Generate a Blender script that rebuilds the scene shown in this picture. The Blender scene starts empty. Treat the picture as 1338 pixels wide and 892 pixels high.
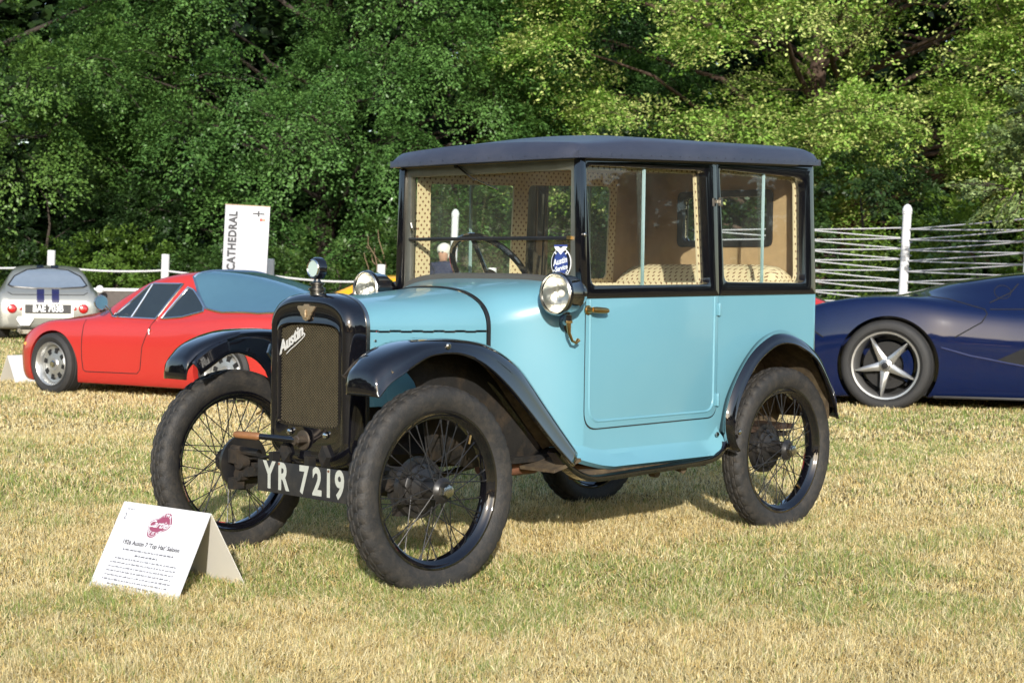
import bpy, bmesh, math, random
import numpy as np
from mathutils import Vector, Matrix
from mathutils.bvhtree import BVHTree

random.seed(7); rng = np.random.default_rng(7)
SC = bpy.context.scene
COL = SC.collection
R = math.radians
pi = math.pi

# ------------------------------------------------------------------ camera, sky, sun, exposure
CAM = np.array([-3.507, -4.228, 0.98])
YAW, PITCH, ROLL, FPX = 0.7658, -0.03775, 0.01366, 2139.0
_fw = np.array([math.cos(YAW)*math.cos(PITCH), math.sin(YAW)*math.cos(PITCH), math.sin(PITCH)])
_r = np.array([math.sin(YAW), -math.cos(YAW), 0.0]); _u = np.cross(_r, _fw)
CR = math.cos(ROLL)*_r + math.sin(ROLL)*_u
CU = -math.sin(ROLL)*_r + math.cos(ROLL)*_u
cam_d = bpy.data.cameras.new('camera'); cam = bpy.data.objects.new('camera', cam_d); COL.objects.link(cam)
M = Matrix(((CR[0], CU[0], -_fw[0], CAM[0]), (CR[1], CU[1], -_fw[1], CAM[1]), (CR[2], CU[2], -_fw[2], CAM[2]), (0, 0, 0, 1)))
cam.matrix_world = M
cam_d.sensor_width = 36; cam_d.lens = FPX*36/1338
cam_d.clip_start = 0.05; cam_d.clip_end = 3000
cam_d.dof.use_dof = True; cam_d.dof.focus_distance = 5.9; cam_d.dof.aperture_fstop = 9.5
SC.camera = cam

SUN_AZ, SUN_EL = 227.0, 19.0            # direction TO the sun
w = bpy.data.worlds.new('World'); SC.world = w; w.use_nodes = True
nt = w.node_tree; nt.nodes.clear()
sky = nt.nodes.new('ShaderNodeTexSky'); sky.sky_type = 'NISHITA'; sky.sun_disc = False
sky.sun_elevation = R(SUN_EL); sky.sun_rotation = R(90-SUN_AZ); sky.air_density = 1.0; sky.dust_density = 1.0
bg = nt.nodes.new('ShaderNodeBackground'); bg.inputs['Strength'].default_value = 0.15
wo = nt.nodes.new('ShaderNodeOutputWorld')
nt.links.new(sky.outputs[0], bg.inputs[0]); nt.links.new(bg.outputs[0], wo.inputs[0])
sd = bpy.data.lights.new('sun', 'SUN'); sd.energy = 3.75; sd.angle = R(0.53); sd.color = (1.0, 0.96, 0.89)
so = bpy.data.objects.new('sun', sd); COL.objects.link(so)
tosun = Vector((math.cos(R(SUN_AZ))*math.cos(R(SUN_EL)), math.sin(R(SUN_AZ))*math.cos(R(SUN_EL)), math.sin(R(SUN_EL))))
so.rotation_euler = tosun.to_track_quat('Z', 'Y').to_euler(); so.location = tosun*60
vs = SC.view_settings; SC.display_settings.display_device = 'sRGB'
vs.view_transform = 'Standard'; vs.look = 'None'; vs.gamma = 1; vs.use_curve_mapping = False; vs.exposure = 0.70
SC.render.engine = 'CYCLES'
SC.cycles.max_bounces = 8; SC.cycles.transparent_max_bounces = 16
SC.cycles.use_denoising = True
SC.cycles.caustics_reflective = False; SC.cycles.caustics_refractive = False

# ------------------------------------------------------------------ materials
def newmat(name):
    m = bpy.data.materials.new(name); m.use_nodes = True
    n = m.node_tree.nodes; l = m.node_tree.links
    b = n['Principled BSDF']
    return m, n, l, b
def mat(name, col, rough=.5, metal=0.0, var=0.12, scale=12.0, bump=0.0, bscale=60.0, coat=0.0, dirt=None, dirt_amt=0.5, dscale=5.0, rvar=0.1, spec=0.5):
    m, n, l, b = newmat(name)
    tc = n.new('ShaderNodeTexCoord')
    nz = n.new('ShaderNodeTexNoise'); nz.inputs['Scale'].default_value = scale; nz.inputs['Detail'].default_value = 5
    l.new(tc.outputs['Object'], nz.inputs['Vector'])
    mx = n.new('ShaderNodeMix'); mx.data_type = 'RGBA'
    c = Vector(col)
    mx.inputs[6].default_value = (*(c*(1-var)), 1); mx.inputs[7].default_value = (*[min(1, x) for x in c*(1+var)], 1)
    l.new(nz.outputs['Fac'], mx.inputs[0])
    out = mx.outputs[2]
    if dirt is not None:
        n2 = n.new('ShaderNodeTexNoise'); n2.inputs['Scale'].default_value = dscale; n2.inputs['Detail'].default_value = 8; n2.inputs['Roughness'].default_value = .7
        l.new(tc.outputs['Object'], n2.inputs['Vector'])
        rp = n.new('ShaderNodeMapRange'); rp.inputs[1].default_value = .45; rp.inputs[2].default_value = .75; rp.inputs[4].default_value = dirt_amt
        l.new(n2.outputs['Fac'], rp.inputs[0])
        m2 = n.new('ShaderNodeMix'); m2.data_type = 'RGBA'; m2.inputs[7].default_value = (*dirt, 1)
        l.new(rp.outputs[0], m2.inputs[0]); l.new(out, m2.inputs[6]); out = m2.outputs[2]
    l.new(out, b.inputs['Base Color'])
    mr = n.new('ShaderNodeMapRange'); mr.inputs[3].default_value = max(0, rough-rvar*rough); mr.inputs[4].default_value = min(1, rough+rvar*rough+.02)
    nr = n.new('ShaderNodeTexNoise'); nr.inputs['Scale'].default_value = scale*.7; nr.inputs['Detail'].default_value = 6
    l.new(tc.outputs['Object'], nr.inputs['Vector']); l.new(nr.outputs['Fac'], mr.inputs[0]); l.new(mr.outputs[0], b.inputs['Roughness'])
    b.inputs['Metallic'].default_value = metal
    b.inputs['Specular IOR Level'].default_value = spec
    if coat: b.inputs['Coat Weight'].default_value = coat; b.inputs['Coat Roughness'].default_value = .04
    if bump:
        nb = n.new('ShaderNodeTexNoise'); nb.inputs['Scale'].default_value = bscale; nb.inputs['Detail'].default_value = 4
        l.new(tc.outputs['Object'], nb.inputs['Vector'])
        bp = n.new('ShaderNodeBump'); bp.inputs['Strength'].default_value = bump; bp.inputs['Distance'].default_value = .01
        l.new(nb.outputs['Fac'], bp.inputs['Height']); l.new(bp.outputs[0], b.inputs['Normal'])
    return m
def glassmat(name, tint=(1, 1, 1), refl=0.10, haze=0.0, ior=1.5):
    m, n, l, b = newmat(name); n.remove(b)
    o = n['Material Output']
    tr = n.new('ShaderNodeBsdfTransparent'); tr.inputs[0].default_value = (*tint, 1)
    gl = n.new('ShaderNodeBsdfGlossy'); gl.inputs['Roughness'].default_value = .01
    lw_ = n.new('ShaderNodeLayerWeight'); lw_.inputs[0].default_value = .5
    pw = n.new('ShaderNodeMath'); pw.operation = 'POWER'; pw.inputs[1].default_value = 5; l.new(lw_.outputs['Facing'], pw.inputs[0])
    fr = n.new('ShaderNodeMath'); fr.operation = 'MULTIPLY_ADD'; fr.inputs[1].default_value = .95; fr.inputs[2].default_value = ((ior-1)/(ior+1))**2; l.new(pw.outputs[0], fr.inputs[0])
    tc = n.new('ShaderNodeTexCoord'); nz = n.new('ShaderNodeTexNoise'); nz.inputs['Scale'].default_value = 3.0
    l.new(tc.outputs['Object'], nz.inputs['Vector'])
    bp = n.new('ShaderNodeBump'); bp.inputs['Strength'].default_value = .006; bp.inputs['Distance'].default_value = .02
    l.new(nz.outputs['Fac'], bp.inputs['Height']); l.new(bp.outputs[0], gl.inputs['Normal'])
    mx = n.new('ShaderNodeMixShader'); l.new(fr.outputs[0], mx.inputs[0]); l.new(tr.outputs[0], mx.inputs[1]); l.new(gl.outputs[0], mx.inputs[2])
    out = mx.outputs[0]
    if haze:
        df = n.new('ShaderNodeBsdfDiffuse'); df.inputs[0].default_value = (.6, .6, .55, 1)
        n2 = n.new('ShaderNodeTexNoise'); n2.inputs['Scale'].default_value = 9; n2.inputs['Detail'].default_value = 8
        l.new(tc.outputs['Object'], n2.inputs['Vector'])
        ml = n.new('ShaderNodeMath'); ml.operation = 'MULTIPLY'; ml.inputs[1].default_value = haze*2; l.new(n2.outputs['Fac'], ml.inputs[0])
        m2 = n.new('ShaderNodeMixShader'); l.new(ml.outputs[0], m2.inputs[0]); l.new(out, m2.inputs[1]); l.new(df.outputs[0], m2.inputs[2]); out = m2.outputs[0]
    l.new(out, o.inputs['Surface'])
    return m

TURQ = mat('turquoise_paint', (.130, .306, .372), .30, var=.05, scale=3, bump=.02, bscale=3.2, coat=.6, rvar=.3, dirt=(.18, .32, .36), dirt_amt=.15, dscale=3)
BLACK = mat('black_enamel', (.004, .004, .006), .05, var=.2, bump=.008, bscale=8, coat=1.0, spec=.55, dirt=(.018, .016, .014), dirt_amt=.15, dscale=7)
BLACKSAT = mat('black_satin', (.012, .012, .013), .35, var=.3, dirt=(.05, .04, .028), dirt_amt=.5, dscale=9)
GRIME = mat('dirty_underside', (.009, .008, .007), .75, var=.5, bump=.3, bscale=40, dirt=(.085, .055, .028), dirt_amt=.6, dscale=11)
MUD = mat('mud_lining', (.06, .042, .024), .9, var=.5, bump=.3, bscale=50, dirt=(.20, .145, .075), dirt_amt=.85, dscale=9)
RUST = mat('rusty_steel', (.17, .072, .04), .75, var=.35, bump=.2, dirt=(.06, .035, .022), dirt_amt=.8, dscale=14)
RUBBER = mat('tyre_rubber', (.018, .017, .016), .68, var=.3, scale=30, bump=.25, bscale=160, dirt=(.075, .061, .045), dirt_amt=.55, dscale=34)
CLOTHROOF = mat('leathercloth_roof', (.033, .037, .056), .33, var=.16, scale=9, bump=.14, bscale=260, dirt=(.085, .085, .105), dirt_amt=.35, dscale=5)
NICKEL = mat('nickel', (.50, .48, .44), .24, 1.0, dirt=(.16, .14, .10), dirt_amt=.45, dscale=18)
CHROME = mat('chrome', (.8, .8, .8), .08, 1.0, var=.05)
BRASS = mat('old_brass', (.50, .31, .11), .33, 1.0, dirt=(.2, .12, .05), dirt_amt=.5, dscale=30)
SCRIPT = mat('polished_script', (.62, .61, .58), .35, .25, var=.05)
BRONZE = mat('bronze_badge', (.44, .33, .20), .45, .8, bump=.5, bscale=180)
GRILLE = mat('radiator_core', (.012, .010, .008), .6, var=.3)
MESHWIRE = mat('grille_wire', (.24, .20, .125), .4, .8, var=.3, scale=40)
WOOD = mat('crank_grip', (.21, .095, .038), .4, var=.3, scale=40)
BROWN = mat('brown_cloth', (.44, .29, .145), .9, var=.14, scale=30, bump=.3, bscale=300)
LEATHER = mat('dark_leather', (.05, .03, .02), .5, var=.3)
LENS = glassmat('lamp_glass', (.98, .98, .94), ior=1.45)
GLASS = glassmat('window_glass', (.97, .99, .98), ior=1.5, haze=.011)
GLASSW = glassmat('windscreen_glass', (.97, .99, .97), ior=1.5, haze=.012)
GEDGE = mat('glass_edge', (.30, .42, .41), .2, var=.1)
REFLECT = mat('lamp_reflector', (.66, .65, .61), .30, 1.0, var=.05, bump=.3, bscale=60)
WHITE = mat('white_paint', (.66, .66, .66), .5, var=.04, dirt=(.55, .53, .47), dirt_amt=.25)
ROPE = mat('white_rope', (.50, .50, .51), .8, var=.1)
CARD = mat('white_card', (.62, .62, .645), .45, var=.015)
CARDIN = mat('raw_card', (.62, .59, .52), .8, var=.03)
INK = mat('black_ink', (.03, .03, .035), .6)
GREYINK = mat('grey_ink', (.09, .09, .10), .6)
PINK = mat('rose_ink', (.26, .055, .105), .5, var=.03)
PLATEW = mat('plate_letter', (.40, .41, .36), .55, var=.15, scale=50)
PLATEB = mat('plate_board', (.018, .018, .019), .5, var=.4, dirt=(.07, .06, .045), dirt_amt=.5, dscale=25)
STICKB = mat('sticker_blue', (.035, .06, .22), .3)
STICKW = mat('sticker_white', (.75, .76, .76), .4)

def patternmat():
    m, n, l, b = newmat('printed_trim_cloth')
    tc = n.new('ShaderNodeTexCoord'); sp = n.new('ShaderNodeSeparateXYZ'); l.new(tc.outputs['Object'], sp.inputs[0])
    def mth(op, a, bb=None):
        k = n.new('ShaderNodeMath'); k.operation = op
        for i, v in enumerate((a, bb)):
            if v is None: continue
            if isinstance(v, (int, float)): k.inputs[i].default_value = v
            else: l.new(v, k.inputs[i])
        return k.outputs[0]
    u = mth('ADD', sp.outputs[0], sp.outputs[1]); K = 2*pi/.030
    a = mth('MULTIPLY', u, K); c = mth('MULTIPLY', sp.outputs[2], K)
    s = mth('MULTIPLY', mth('COSINE', mth('ADD', a, c)), mth('COSINE', mth('SUBTRACT', a, c)))
    f = mth('GREATER_THAN', mth('COSINE', mth('ADD', a, c)), .35); g = mth('GREATER_THAN', mth('COSINE', mth('SUBTRACT', a, c)), .35)
    fac = mth('MULTIPLY', f, g)
    mx = n.new('ShaderNodeMix'); mx.data_type = 'RGBA'; mx.inputs[6].default_value = (.70, .56, .33, 1); mx.inputs[7].default_value = (.20, .085, .035, 1)
    l.new(fac, mx.inputs[0]); l.new(mx.outputs[2], b.inputs['Base Color']); b.inputs['Roughness'].default_value = .8
    return m
TRIM = patternmat()
CREAM = mat('cream_edging', (.66, .54, .34), .8, var=.06)

def attrmat(name, rough=.6, trans=.35, spec=.3, tcol=1.1):
    m, n, l, b = newmat(name)
    at = n.new('ShaderNodeAttribute'); at.attribute_name = 'Col'
    l.new(at.outputs['Color'], b.inputs['Base Color']); b.inputs['Roughness'].default_value = rough
    b.inputs['Specular IOR Level'].default_value = spec
    t = n.new('ShaderNodeBsdfTranslucent')
    hs = n.new('ShaderNodeHueSaturation'); hs.inputs['Value'].default_value = tcol; hs.inputs['Saturation'].default_value = 1.1
    l.new(at.outputs['Color'], hs.inputs['Color']); l.new(hs.outputs[0], t.inputs[0])
    mx = n.new('ShaderNodeMixShader'); mx.inputs[0].default_value = trans
    l.new(b.outputs[0], mx.inputs[1]); l.new(t.outputs[0], mx.inputs[2]); l.new(mx.outputs[0], n['Material Output'].inputs['Surface'])
    return m
LEAF = attrmat('leaf', .45, .25, .4)
BLADE = attrmat('grass_blade', .6, .35, .25)
BARK = mat('bark', (.045, .034, .026), .9, var=.4, scale=8, bump=.8, bscale=25)
BARKRED = mat('reddish_bark', (.075, .046, .031), .9, var=.4, scale=8, bump=.8, bscale=25)
TWIG = mat('dead_twig', (.20, .14, .085), .9, var=.3)

# ------------------------------------------------------------------ mesh helpers
class MB:
    def __init__(s): s.v = []; s.f = []; s.m = []
    def add(s, V, F, mi=0):
        o = len(s.v); s.v += [tuple(map(float, p)) for p in V]; s.f += [tuple(i+o for i in f) for f in F]; s.m += [mi]*len(F)
    def box(s, c, d, mi=0, rot=None):
        x, y, z = d[0]/2, d[1]/2, d[2]/2
        V = [Vector((sx*x, sy*y, sz*z)) for sz in (-1, 1) for sy in (-1, 1) for sx in (-1, 1)]
        if rot is not None: V = [rot @ p for p in V]
        V = [p+Vector(c) for p in V]
        s.add(V, [(0, 2, 3, 1), (4, 5, 7, 6), (0, 1, 5, 4), (2, 6, 7, 3), (0, 4, 6, 2), (1, 3, 7, 5)], mi)
    def grid(s, rows, cu=False, cv=False, mi=0, flip=False):
        nr, nc = len(rows), len(rows[0]); F = []
        for i in range(nr if cu else nr-1):
            for j in range(nc if cv else nc-1):
                a, b_, c, d = i*nc+j, i*nc+(j+1) % nc, ((i+1) % nr)*nc+(j+1) % nc, ((i+1) % nr)*nc+j
                F.append((a, d, c, b_) if flip else (a, b_, c, d))
        s.add([p for r in rows for p in r], F, mi)
    def cap(s, ring, mi=0, flip=False):
        n = len(ring); s.add(ring, [tuple(range(n))[::-1] if flip else tuple(range(n))], mi)
    def tube(s, path, rad, n=8, mi=0, caps=True, closed=False, ry=None):
        P = [Vector(p) for p in path]; k = len(P); rows = []
        rr = rad if hasattr(rad, '__len__') else [rad]*k
        up = None
        for i in range(k):
            a = P[(i-1) % k] if (closed or i > 0) else P[i]; b_ = P[(i+1) % k] if (closed or i < k-1) else P[i]
            t = (b_-a).normalized()
            if up is None:
                up = Vector((0, 0, 1)) if abs(t.z) < .9 else Vector((1, 0, 0))
            sd_ = t.cross(up)
            if sd_.length < 1e-6: sd_ = t.orthogonal()
            sd_.normalize(); up2 = sd_.cross(t).normalized(); up = up2
            rows.append([P[i]+(sd_*math.cos(2*pi*j/n)+up2*(math.sin(2*pi*j/n)*(ry if ry else 1)))*rr[i] for j in range(n)])
        s.grid(rows, cu=closed, cv=True, mi=mi)
        if caps and not closed: s.cap(rows[0], mi, True); s.cap(rows[-1], mi)
    def lathe(s, prof, o=(0, 0, 0), ax=(0, 1, 0), n=32, mi=0, caps=True, closed=False):
        """prof: list of (along axis, radius)"""
        A = Vector(ax).normalized(); U = A.orthogonal().normalized(); W = A.cross(U); O = Vector(o)
        rows = [[O+A*h+(U*math.cos(2*pi*j/n)+W*math.sin(2*pi*j/n))*r for j in range(n)] for h, r in prof]
        s.grid(rows, cu=closed, cv=True, mi=mi)
        if caps and not closed:
            if prof[0][1] > 1e-4: s.cap(rows[0], mi, True)
            if prof[-1][1] > 1e-4: s.cap(rows[-1], mi)
    def prism(s, poly, fn, d, mi=0):
        """poly 2D list; fn(p)->Vector; d offset vector"""
        n = len(poly); A = [Vector(fn(p)) for p in poly]; B = [a+Vector(d) for a in A]
        s.add(A+B, [tuple(range(n))[::-1], tuple(range(n, 2*n))]+[(i, (i+1) % n, n+(i+1) % n, n+i) for i in range(n)], mi)
    def ring(s, outer, inner, fn, d, mi=0):
        n = len(outer); dv = Vector(d)
        a = [Vector(fn(p)) for p in outer]; b_ = [Vector(fn(p)) for p in inner]
        rows = [a, b_, [p+dv for p in b_], [p+dv for p in a]]
        s.grid(rows, cu=True, cv=True, mi=mi)
    def sphere(s, c, r, mi=0, n=12, sq=(1, 1, 1)):
        rows = [[Vector(c)+Vector((sq[0]*r*math.sin(pi*i/n)*math.cos(2*pi*j/(2*n)), sq[1]*r*math.sin(pi*i/n)*math.sin(2*pi*j/(2*n)), sq[2]*r*math.cos(pi*i/n))) for j in range(2*n)] for i in range(n+1)]
        s.grid(rows, cv=True, mi=mi)
    def build(s, name, mats, parent=None, angle=35, bevel=0, merge=1e-5, recalc=True):
        me = bpy.data.meshes.new(name); me.from_pydata(s.v, [], s.f)
        for m in (mats if isinstance(mats, (list, tuple)) else [mats]): me.materials.append(m)
        me.polygons.foreach_set('material_index', s.m)
        bm = bmesh.new(); bm.from_mesh(me)
        if merge: bmesh.ops.remove_doubles(bm, verts=bm.verts, dist=merge)
        if recalc: bmesh.ops.recalc_face_normals(bm, faces=bm.faces)
        if bevel:
            es = [e for e in bm.edges if len(e.link_faces) == 2 and e.calc_face_angle(0) > R(40)]
            bmesh.ops.bevel(bm, geom=es, offset=bevel, segments=2, profile=.6, affect='EDGES', clamp_overlap=True)
        bm.to_mesh(me); bm.free()
        me.polygons.foreach_set('use_smooth', [True]*len(me.polygons))
        me.set_sharp_from_angle(angle=R(angle))
        o = bpy.data.objects.new(name, me); COL.objects.link(o)
        if parent is not None: o.parent = parent
        return o
def thing(name, label, cat, loc=(0, 0, 0), rz=0, group=None):
    o = bpy.data.objects.new(name, None); o.empty_display_size = .2; COL.objects.link(o)
    o.location = loc; o.rotation_euler = (0, 0, rz); o['label'] = label; o['category'] = cat
    if group: o['group'] = group
    return o
def tag(o, label, cat, group=None, kind=None):
    if label: o['label'] = label
    if cat: o['category'] = cat
    if group: o['group'] = group
    if kind: o['kind'] = kind
    return o
def copy_tree(o, parent=None):
    c = o.copy(); COL.objects.link(c)
    if parent is not None: c.parent = parent
    for ch in list(o.children): copy_tree(ch, c)
    return c
def crom(P, n):
    """catmull-rom resample of a list of tuples, n per segment"""
    P = [np.array(p, float) for p in P]; out = []
    for i in range(len(P)-1):
        p0 = P[i-1] if i > 0 else 2*P[0]-P[1]; p3 = P[i+2] if i+2 < len(P) else 2*P[-1]-P[-2]; p1, p2 = P[i], P[i+1]
        for k in range(n):
            t = k/n
            out.append(.5*((2*p1)+(-p0+p2)*t+(2*p0-5*p1+4*p2-p3)*t*t+(-p0+3*p1-3*p2+p3)*t**3))
    out.append(P[-1]); return out
def resample(P, n):
    P = np.array(crom(P, 8)); s_ = np.r_[0, np.cumsum(np.linalg.norm(np.diff(P, axis=0), axis=1))]
    t = np.linspace(0, s_[-1], n)
    return np.stack([np.interp(t, s_, P[:, k]) for k in range(P.shape[1])], 1)
def rquad(q, r, k=6):
    """rounded polygon from corner list; r per-corner or scalar"""
    n = len(q); out = []
    for i in range(n):
        p = np.array(q[i], float); a = np.array(q[i-1], float); b_ = np.array(q[(i+1) % n], float)
        ri = r[i] if hasattr(r, '__len__') else r
        da = (a-p)/np.linalg.norm(a-p); db = (b_-p)/np.linalg.norm(b_-p)
        A = p+da*ri; B = p+db*ri
        for j in range(k+1):
            t = j/k; out.append(tuple((1-t)**2*A+2*t*(1-t)*p+t*t*B))
    return out
def text_polys(txt, size, offset=0.0, shear=0.0, align='CENTER', extr=0.0, space=1.0):
    c = bpy.data.curves.new('lettering', 'FONT'); c.body = txt; c.size = size; c.offset = offset; c.shear = shear
    c.align_x = align; c.align_y = 'CENTER'; c.extrude = extr; c.resolution_u = 4; c.space_character = space
    o = bpy.data.objects.new('lettering', c); COL.objects.link(o)
    dg = bpy.context.evaluated_depsgraph_get(); dg.update()
    me = o.evaluated_get(dg).to_mesh()
    V = [tuple(v.co) for v in me.vertices]; F = [tuple(p.vertices) for p in me.polygons]
    o.evaluated_get(dg).to_mesh_clear(); bpy.data.objects.remove(o); bpy.data.curves.remove(c)
    return V, F
def put_text(mb, txt, size, org, ax, ay, off=.001, sx=1.0, mi=0, **kw):
    V, F = text_polys(txt, size, **kw)
    ax = Vector(ax).normalized(); ay = Vector(ay).normalized(); az = ax.cross(ay)
    O = Vector(org)
    mb.add([O+ax*(v[0]*sx)+ay*v[1]+az*(v[2]+off) for v in V], F, mi)

# ================================================================== the vintage saloon
# car axes: x rearward from the front axle, y negative on the near side, z up
car = thing('vintage_saloon', 'turquoise and black upright vintage saloon with wire wheels in the foreground', 'car')
WR, HR = .326, .246                     # tyre and rim radius
WZ = .322

def sy(x): return .468+.0129*(x-.765)
def side_y(x, z): return sy(x)-max(0, z-.93)*.045

# ---- wheels
def make_wheel():
    # axis along y, outer face toward -y
    b = MB()
    lip = [(-.031, .247), (-.034, .250), (-.034, .243), (-.029, .238), (-.020, .234), (-.014, .222), (.0, .219), (.014, .222), (.020, .234), (.029, .238), (.034, .243), (.034, .250), (.031, .247)]
    b.lathe(lip+[(.014, .228), (0, .226), (-.014, .228)], n=72, closed=True)
    rim = b.build('wheel', BLACK, car, 40)
    # tyre with tread blocks
    t = MB(); N = 168
    prof = [(-.027, .244, 0), (-.034, .252, 0), (-.0425, .266, 0), (-.047, .283, 0), (-.0465, .298, 0), (-.043, .309, 0), (-.0385, .3165, 1), (-.033, .3215, 1), (-.022, .3245, 1), (-.0205, .3205, 0), (-.0175, .3205, 0), (-.016, .3252, 2), (-.0055, .326, 2), (-.004, .322, 0),
            (.004, .322, 0), (.0055, .326, 3), (.016, .3252, 3), (.0175, .3205, 0), (.0205, .3205, 0), (.022, .3245, 1), (.033, .3215, 1), (.0385, .3165, 1), (.043, .309, 0), (.0465, .298, 0), (.047, .283, 0), (.0425, .266, 0), (.034, .252, 0), (.027, .244, 0), (0, .238, 0)]
    rows = []
    for i in range(N):
        a = 2*pi*i/N; ring = []
        for y, r, k in prof:
            if k == 1: r -= .0048 if i % 4 == 0 else 0
            if k == 2: r -= .0055 if i % 4 == 1 else 0
            if k == 3: r -= .0055 if i % 4 == 3 else 0
            ring.append((r*math.cos(a), y*1.0, r*math.sin(a)))
        rows.append(ring)
    t.grid(rows, cu=True, cv=True)
    t.build('tyre', RUBBER, rim, 28)
    # spokes
    s = MB()
    for k in range(20):
        for (side, hr, hy) in ((0, .036, -.047), (1, .056, .036)):
            a0 = 2*pi*(k+.5*side)/20
            d = (1 if k % 2 else -1)*R(52 if side else 40)
            a1 = a0+d*.34
            p0 = (hr*math.cos(a0-d*.66), hy, hr*math.sin(a0-d*.66)); p1 = (.2225*math.cos(a1), (-.006 if side == 0 else .006), .2225*math.sin(a1))
            s.tube([p0, p1], .0019, 5)
            q = [p0[i]+(p1[i]-p0[i])*.93 for i in range(3)]
            s.tube([q, p1], .0034, 5)
    s.build('spokes', BLACKSAT, rim)
    h = MB()
    h.lathe([(-.058, .0), (-.058, .028), (-.050, .036), (-.047, .041), (-.043, .041), (-.041, .031), (.02, .034), (.03, .062), (.04, .062), (.04, 0)], n=32)
    for k in range(5):
        a = 2*pi*k/5; h.lathe([(-.004, .006), (-.016, .006), (-.016, 0)], (.049*math.cos(a), .034, .049*math.sin(a)), n=6)
    h.build('hub', BLACKSAT, rim)
    c = MB(); c.lathe([(-.056, .024), (-.068, .024), (-.0745, .021), (-.0765, .016), (-.0765, 0)], n=6); c.lathe([(-.07, .019), (-.079, .018), (-.081, .012), (-.081, 0)], n=20)
    c.build('hub_nut', NICKEL, rim, 25)
    d = MB(); d.lathe([(.034, .05), (.036, .074), (.040, .079), (.052, .080), (.054, .096), (.071, .099), (.071, .02)], n=48)
    d.build('brake_drum', BLACKSAT, rim)
    v = MB(); v.tube([(.09, -.01, .205), (.088, -.014, .175)], .004, 8); v.build('valve_stem', BRASS, rim)
    return rim
wh = make_wheel()
def setw(o, x, y, steer, roll):
    o.location = (x, y, WZ); o.rotation_mode = 'ZYX'; o.rotation_euler = (0, roll, steer)
setw(wh, 0, -.5195, R(-1.0), .35)
for x, y, st, ro in ((0, .5195, R(180-.8), 1.1), (1.905, -.4957, 0, 2.0), (1.905, .4957, pi, .6)):
    setw(copy_tree(wh, car), x, y, st, ro)

# ---- bonnet and scuttle
def sect(x, w, t, h, b, p, n=22):
    pts = [(x, -w, b), (x, -w, (b+h)/2), (x, -w, h)]
    for k in range(1, n*2):
        a = pi*k/(2*n)
        cy = -math.copysign(abs(math.cos(a))**p, math.cos(a)); pts.append((x, w*cy, h+(t-h)*math.sin(a)**p))
    pts += [(x, w, h), (x, w, (b+h)/2), (x, w, b)]
    return pts
def sm(t): t = max(0, min(1, t)); return t*t*(3-2*t)
b = MB(); rows = []
for k in range(9):
    t = k/8; x = -.012+.474*t
    s_ = sect(x, .213+.077*t, .905+.043*t, .808-.004*t, .56, .80)
    rows.append(s_[2:-2])
b.grid(rows); bon = b.build('bonnet', TURQ, car, 40)
for sgn in (-1, 1):
    b = MB(); rws = []
    for k in range(5):
        t = k/4; x = -.012+.474*t; yy = (.2128+.077*t)
        rws.append([(x, sgn*yy, z) for z in (.803-.004*t, .70, .56)])
    b.grid(rws)
    bs = b.build('bonnet_side', TURQ, bon, 40)
    hb = MB()
    N = 22
    for k in range(N):
        t0, t1 = k/N, (k+1)/N; dz = .004 if k % 4 < 2 else -.003
        for (ta, tb, za, zb) in ((t0, t1, dz, dz), (t1, t1, dz, .004 if (k+1) % 4 < 2 else -.003)):
            f = lambda t, d: (-.010+.470*t, sgn*(.2138+.077*t), .8055-.004*t+d)
            hb.tube([f(ta, za), f(tb, zb+1e-5)], .0011, 4)
    hb.build('hinge', BLACKSAT, bon)
    for zz in (.775, .66):
        st_ = MB(); st_.lathe([(-.004, .004), (.004, .004)], (.02, sgn*.2185, zz), (0, 1, 0), 8); st_.build('rivet', NICKEL, bs)
b = MB(); rows = []
for k in range(15):
    t = k/14; x = .478+.29*t
    wv = .293+(.4685-.293)*(sm(t)*.75+t*.25); tp = .950+.036*t; hh = .805+.075*sm(t); bt = max(.36, .52-.19*t); p = .80-.22*t
    rows.append(sect(x, wv, tp, hh, bt, p))
b.grid(rows); b.build('scuttle', TURQ, car, 40)
b = MB(); r0 = sect(.464, .2915, .9495, .805, .54, .80); r1 = sect(.476, .2945, .951, .805, .54, .80)
for q in (0,):
    up = lambda r, d: [(p[0], p[1]*(1+d), p[2]+d*.35 if p[2] > .8 else p[2]) for p in r]
    b.grid([r0, up(r0, .010), up(r1, .010), r1])
b.build('bonnet_band', BLACKSAT, car)

# ---- radiator shell
def rad_outline(sc, zc0=.0, n=96):
    out = []
    for k in range(n):
        a = 2*pi*k/n
        c, s = math.cos(a), math.sin(a)
        if s >= 0:   # top arch
            y = .197*math.copysign(abs(c)**.55, c); z = .79+.123*abs(s)**.8 if s > 0 else .79
        else:
            y = .197*math.copysign(abs(c)**.45, c); z = .50-.130*abs(s)**.72
        out.append((y, z))
    # fill straight sides by remapping: points with s==0 handled by arch ends
    return out
def outline(hw, zt, zs, zl, zb, pt, pb, n=96):
    """closed outline: arch from right side up over to left, straight sides, bottom curve"""
    o = []
    for k in range(n//2+1):
        a = pi*k/(n//2); c, s = math.cos(a), math.sin(a)
        o.append((hw*math.copysign(abs(c)**pt, c), zs+(zt-zs)*abs(s)**pt))
    for k in range(n//2+1):
        a = pi*k/(n//2); c, s = math.cos(a), math.sin(a)
        o.append((-hw*math.copysign(abs(c)**pb, c), zl-(zl-zb)*abs(s)**pb))
    return o
OUT = lambda e, zx=0: outline(.192+e, .905+e, .80, .47, .372-e, .72, .62)
INN = lambda e: outline(.157+e, .826+e, .785, .515, .487-e, .55, .42)
b = MB()
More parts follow.
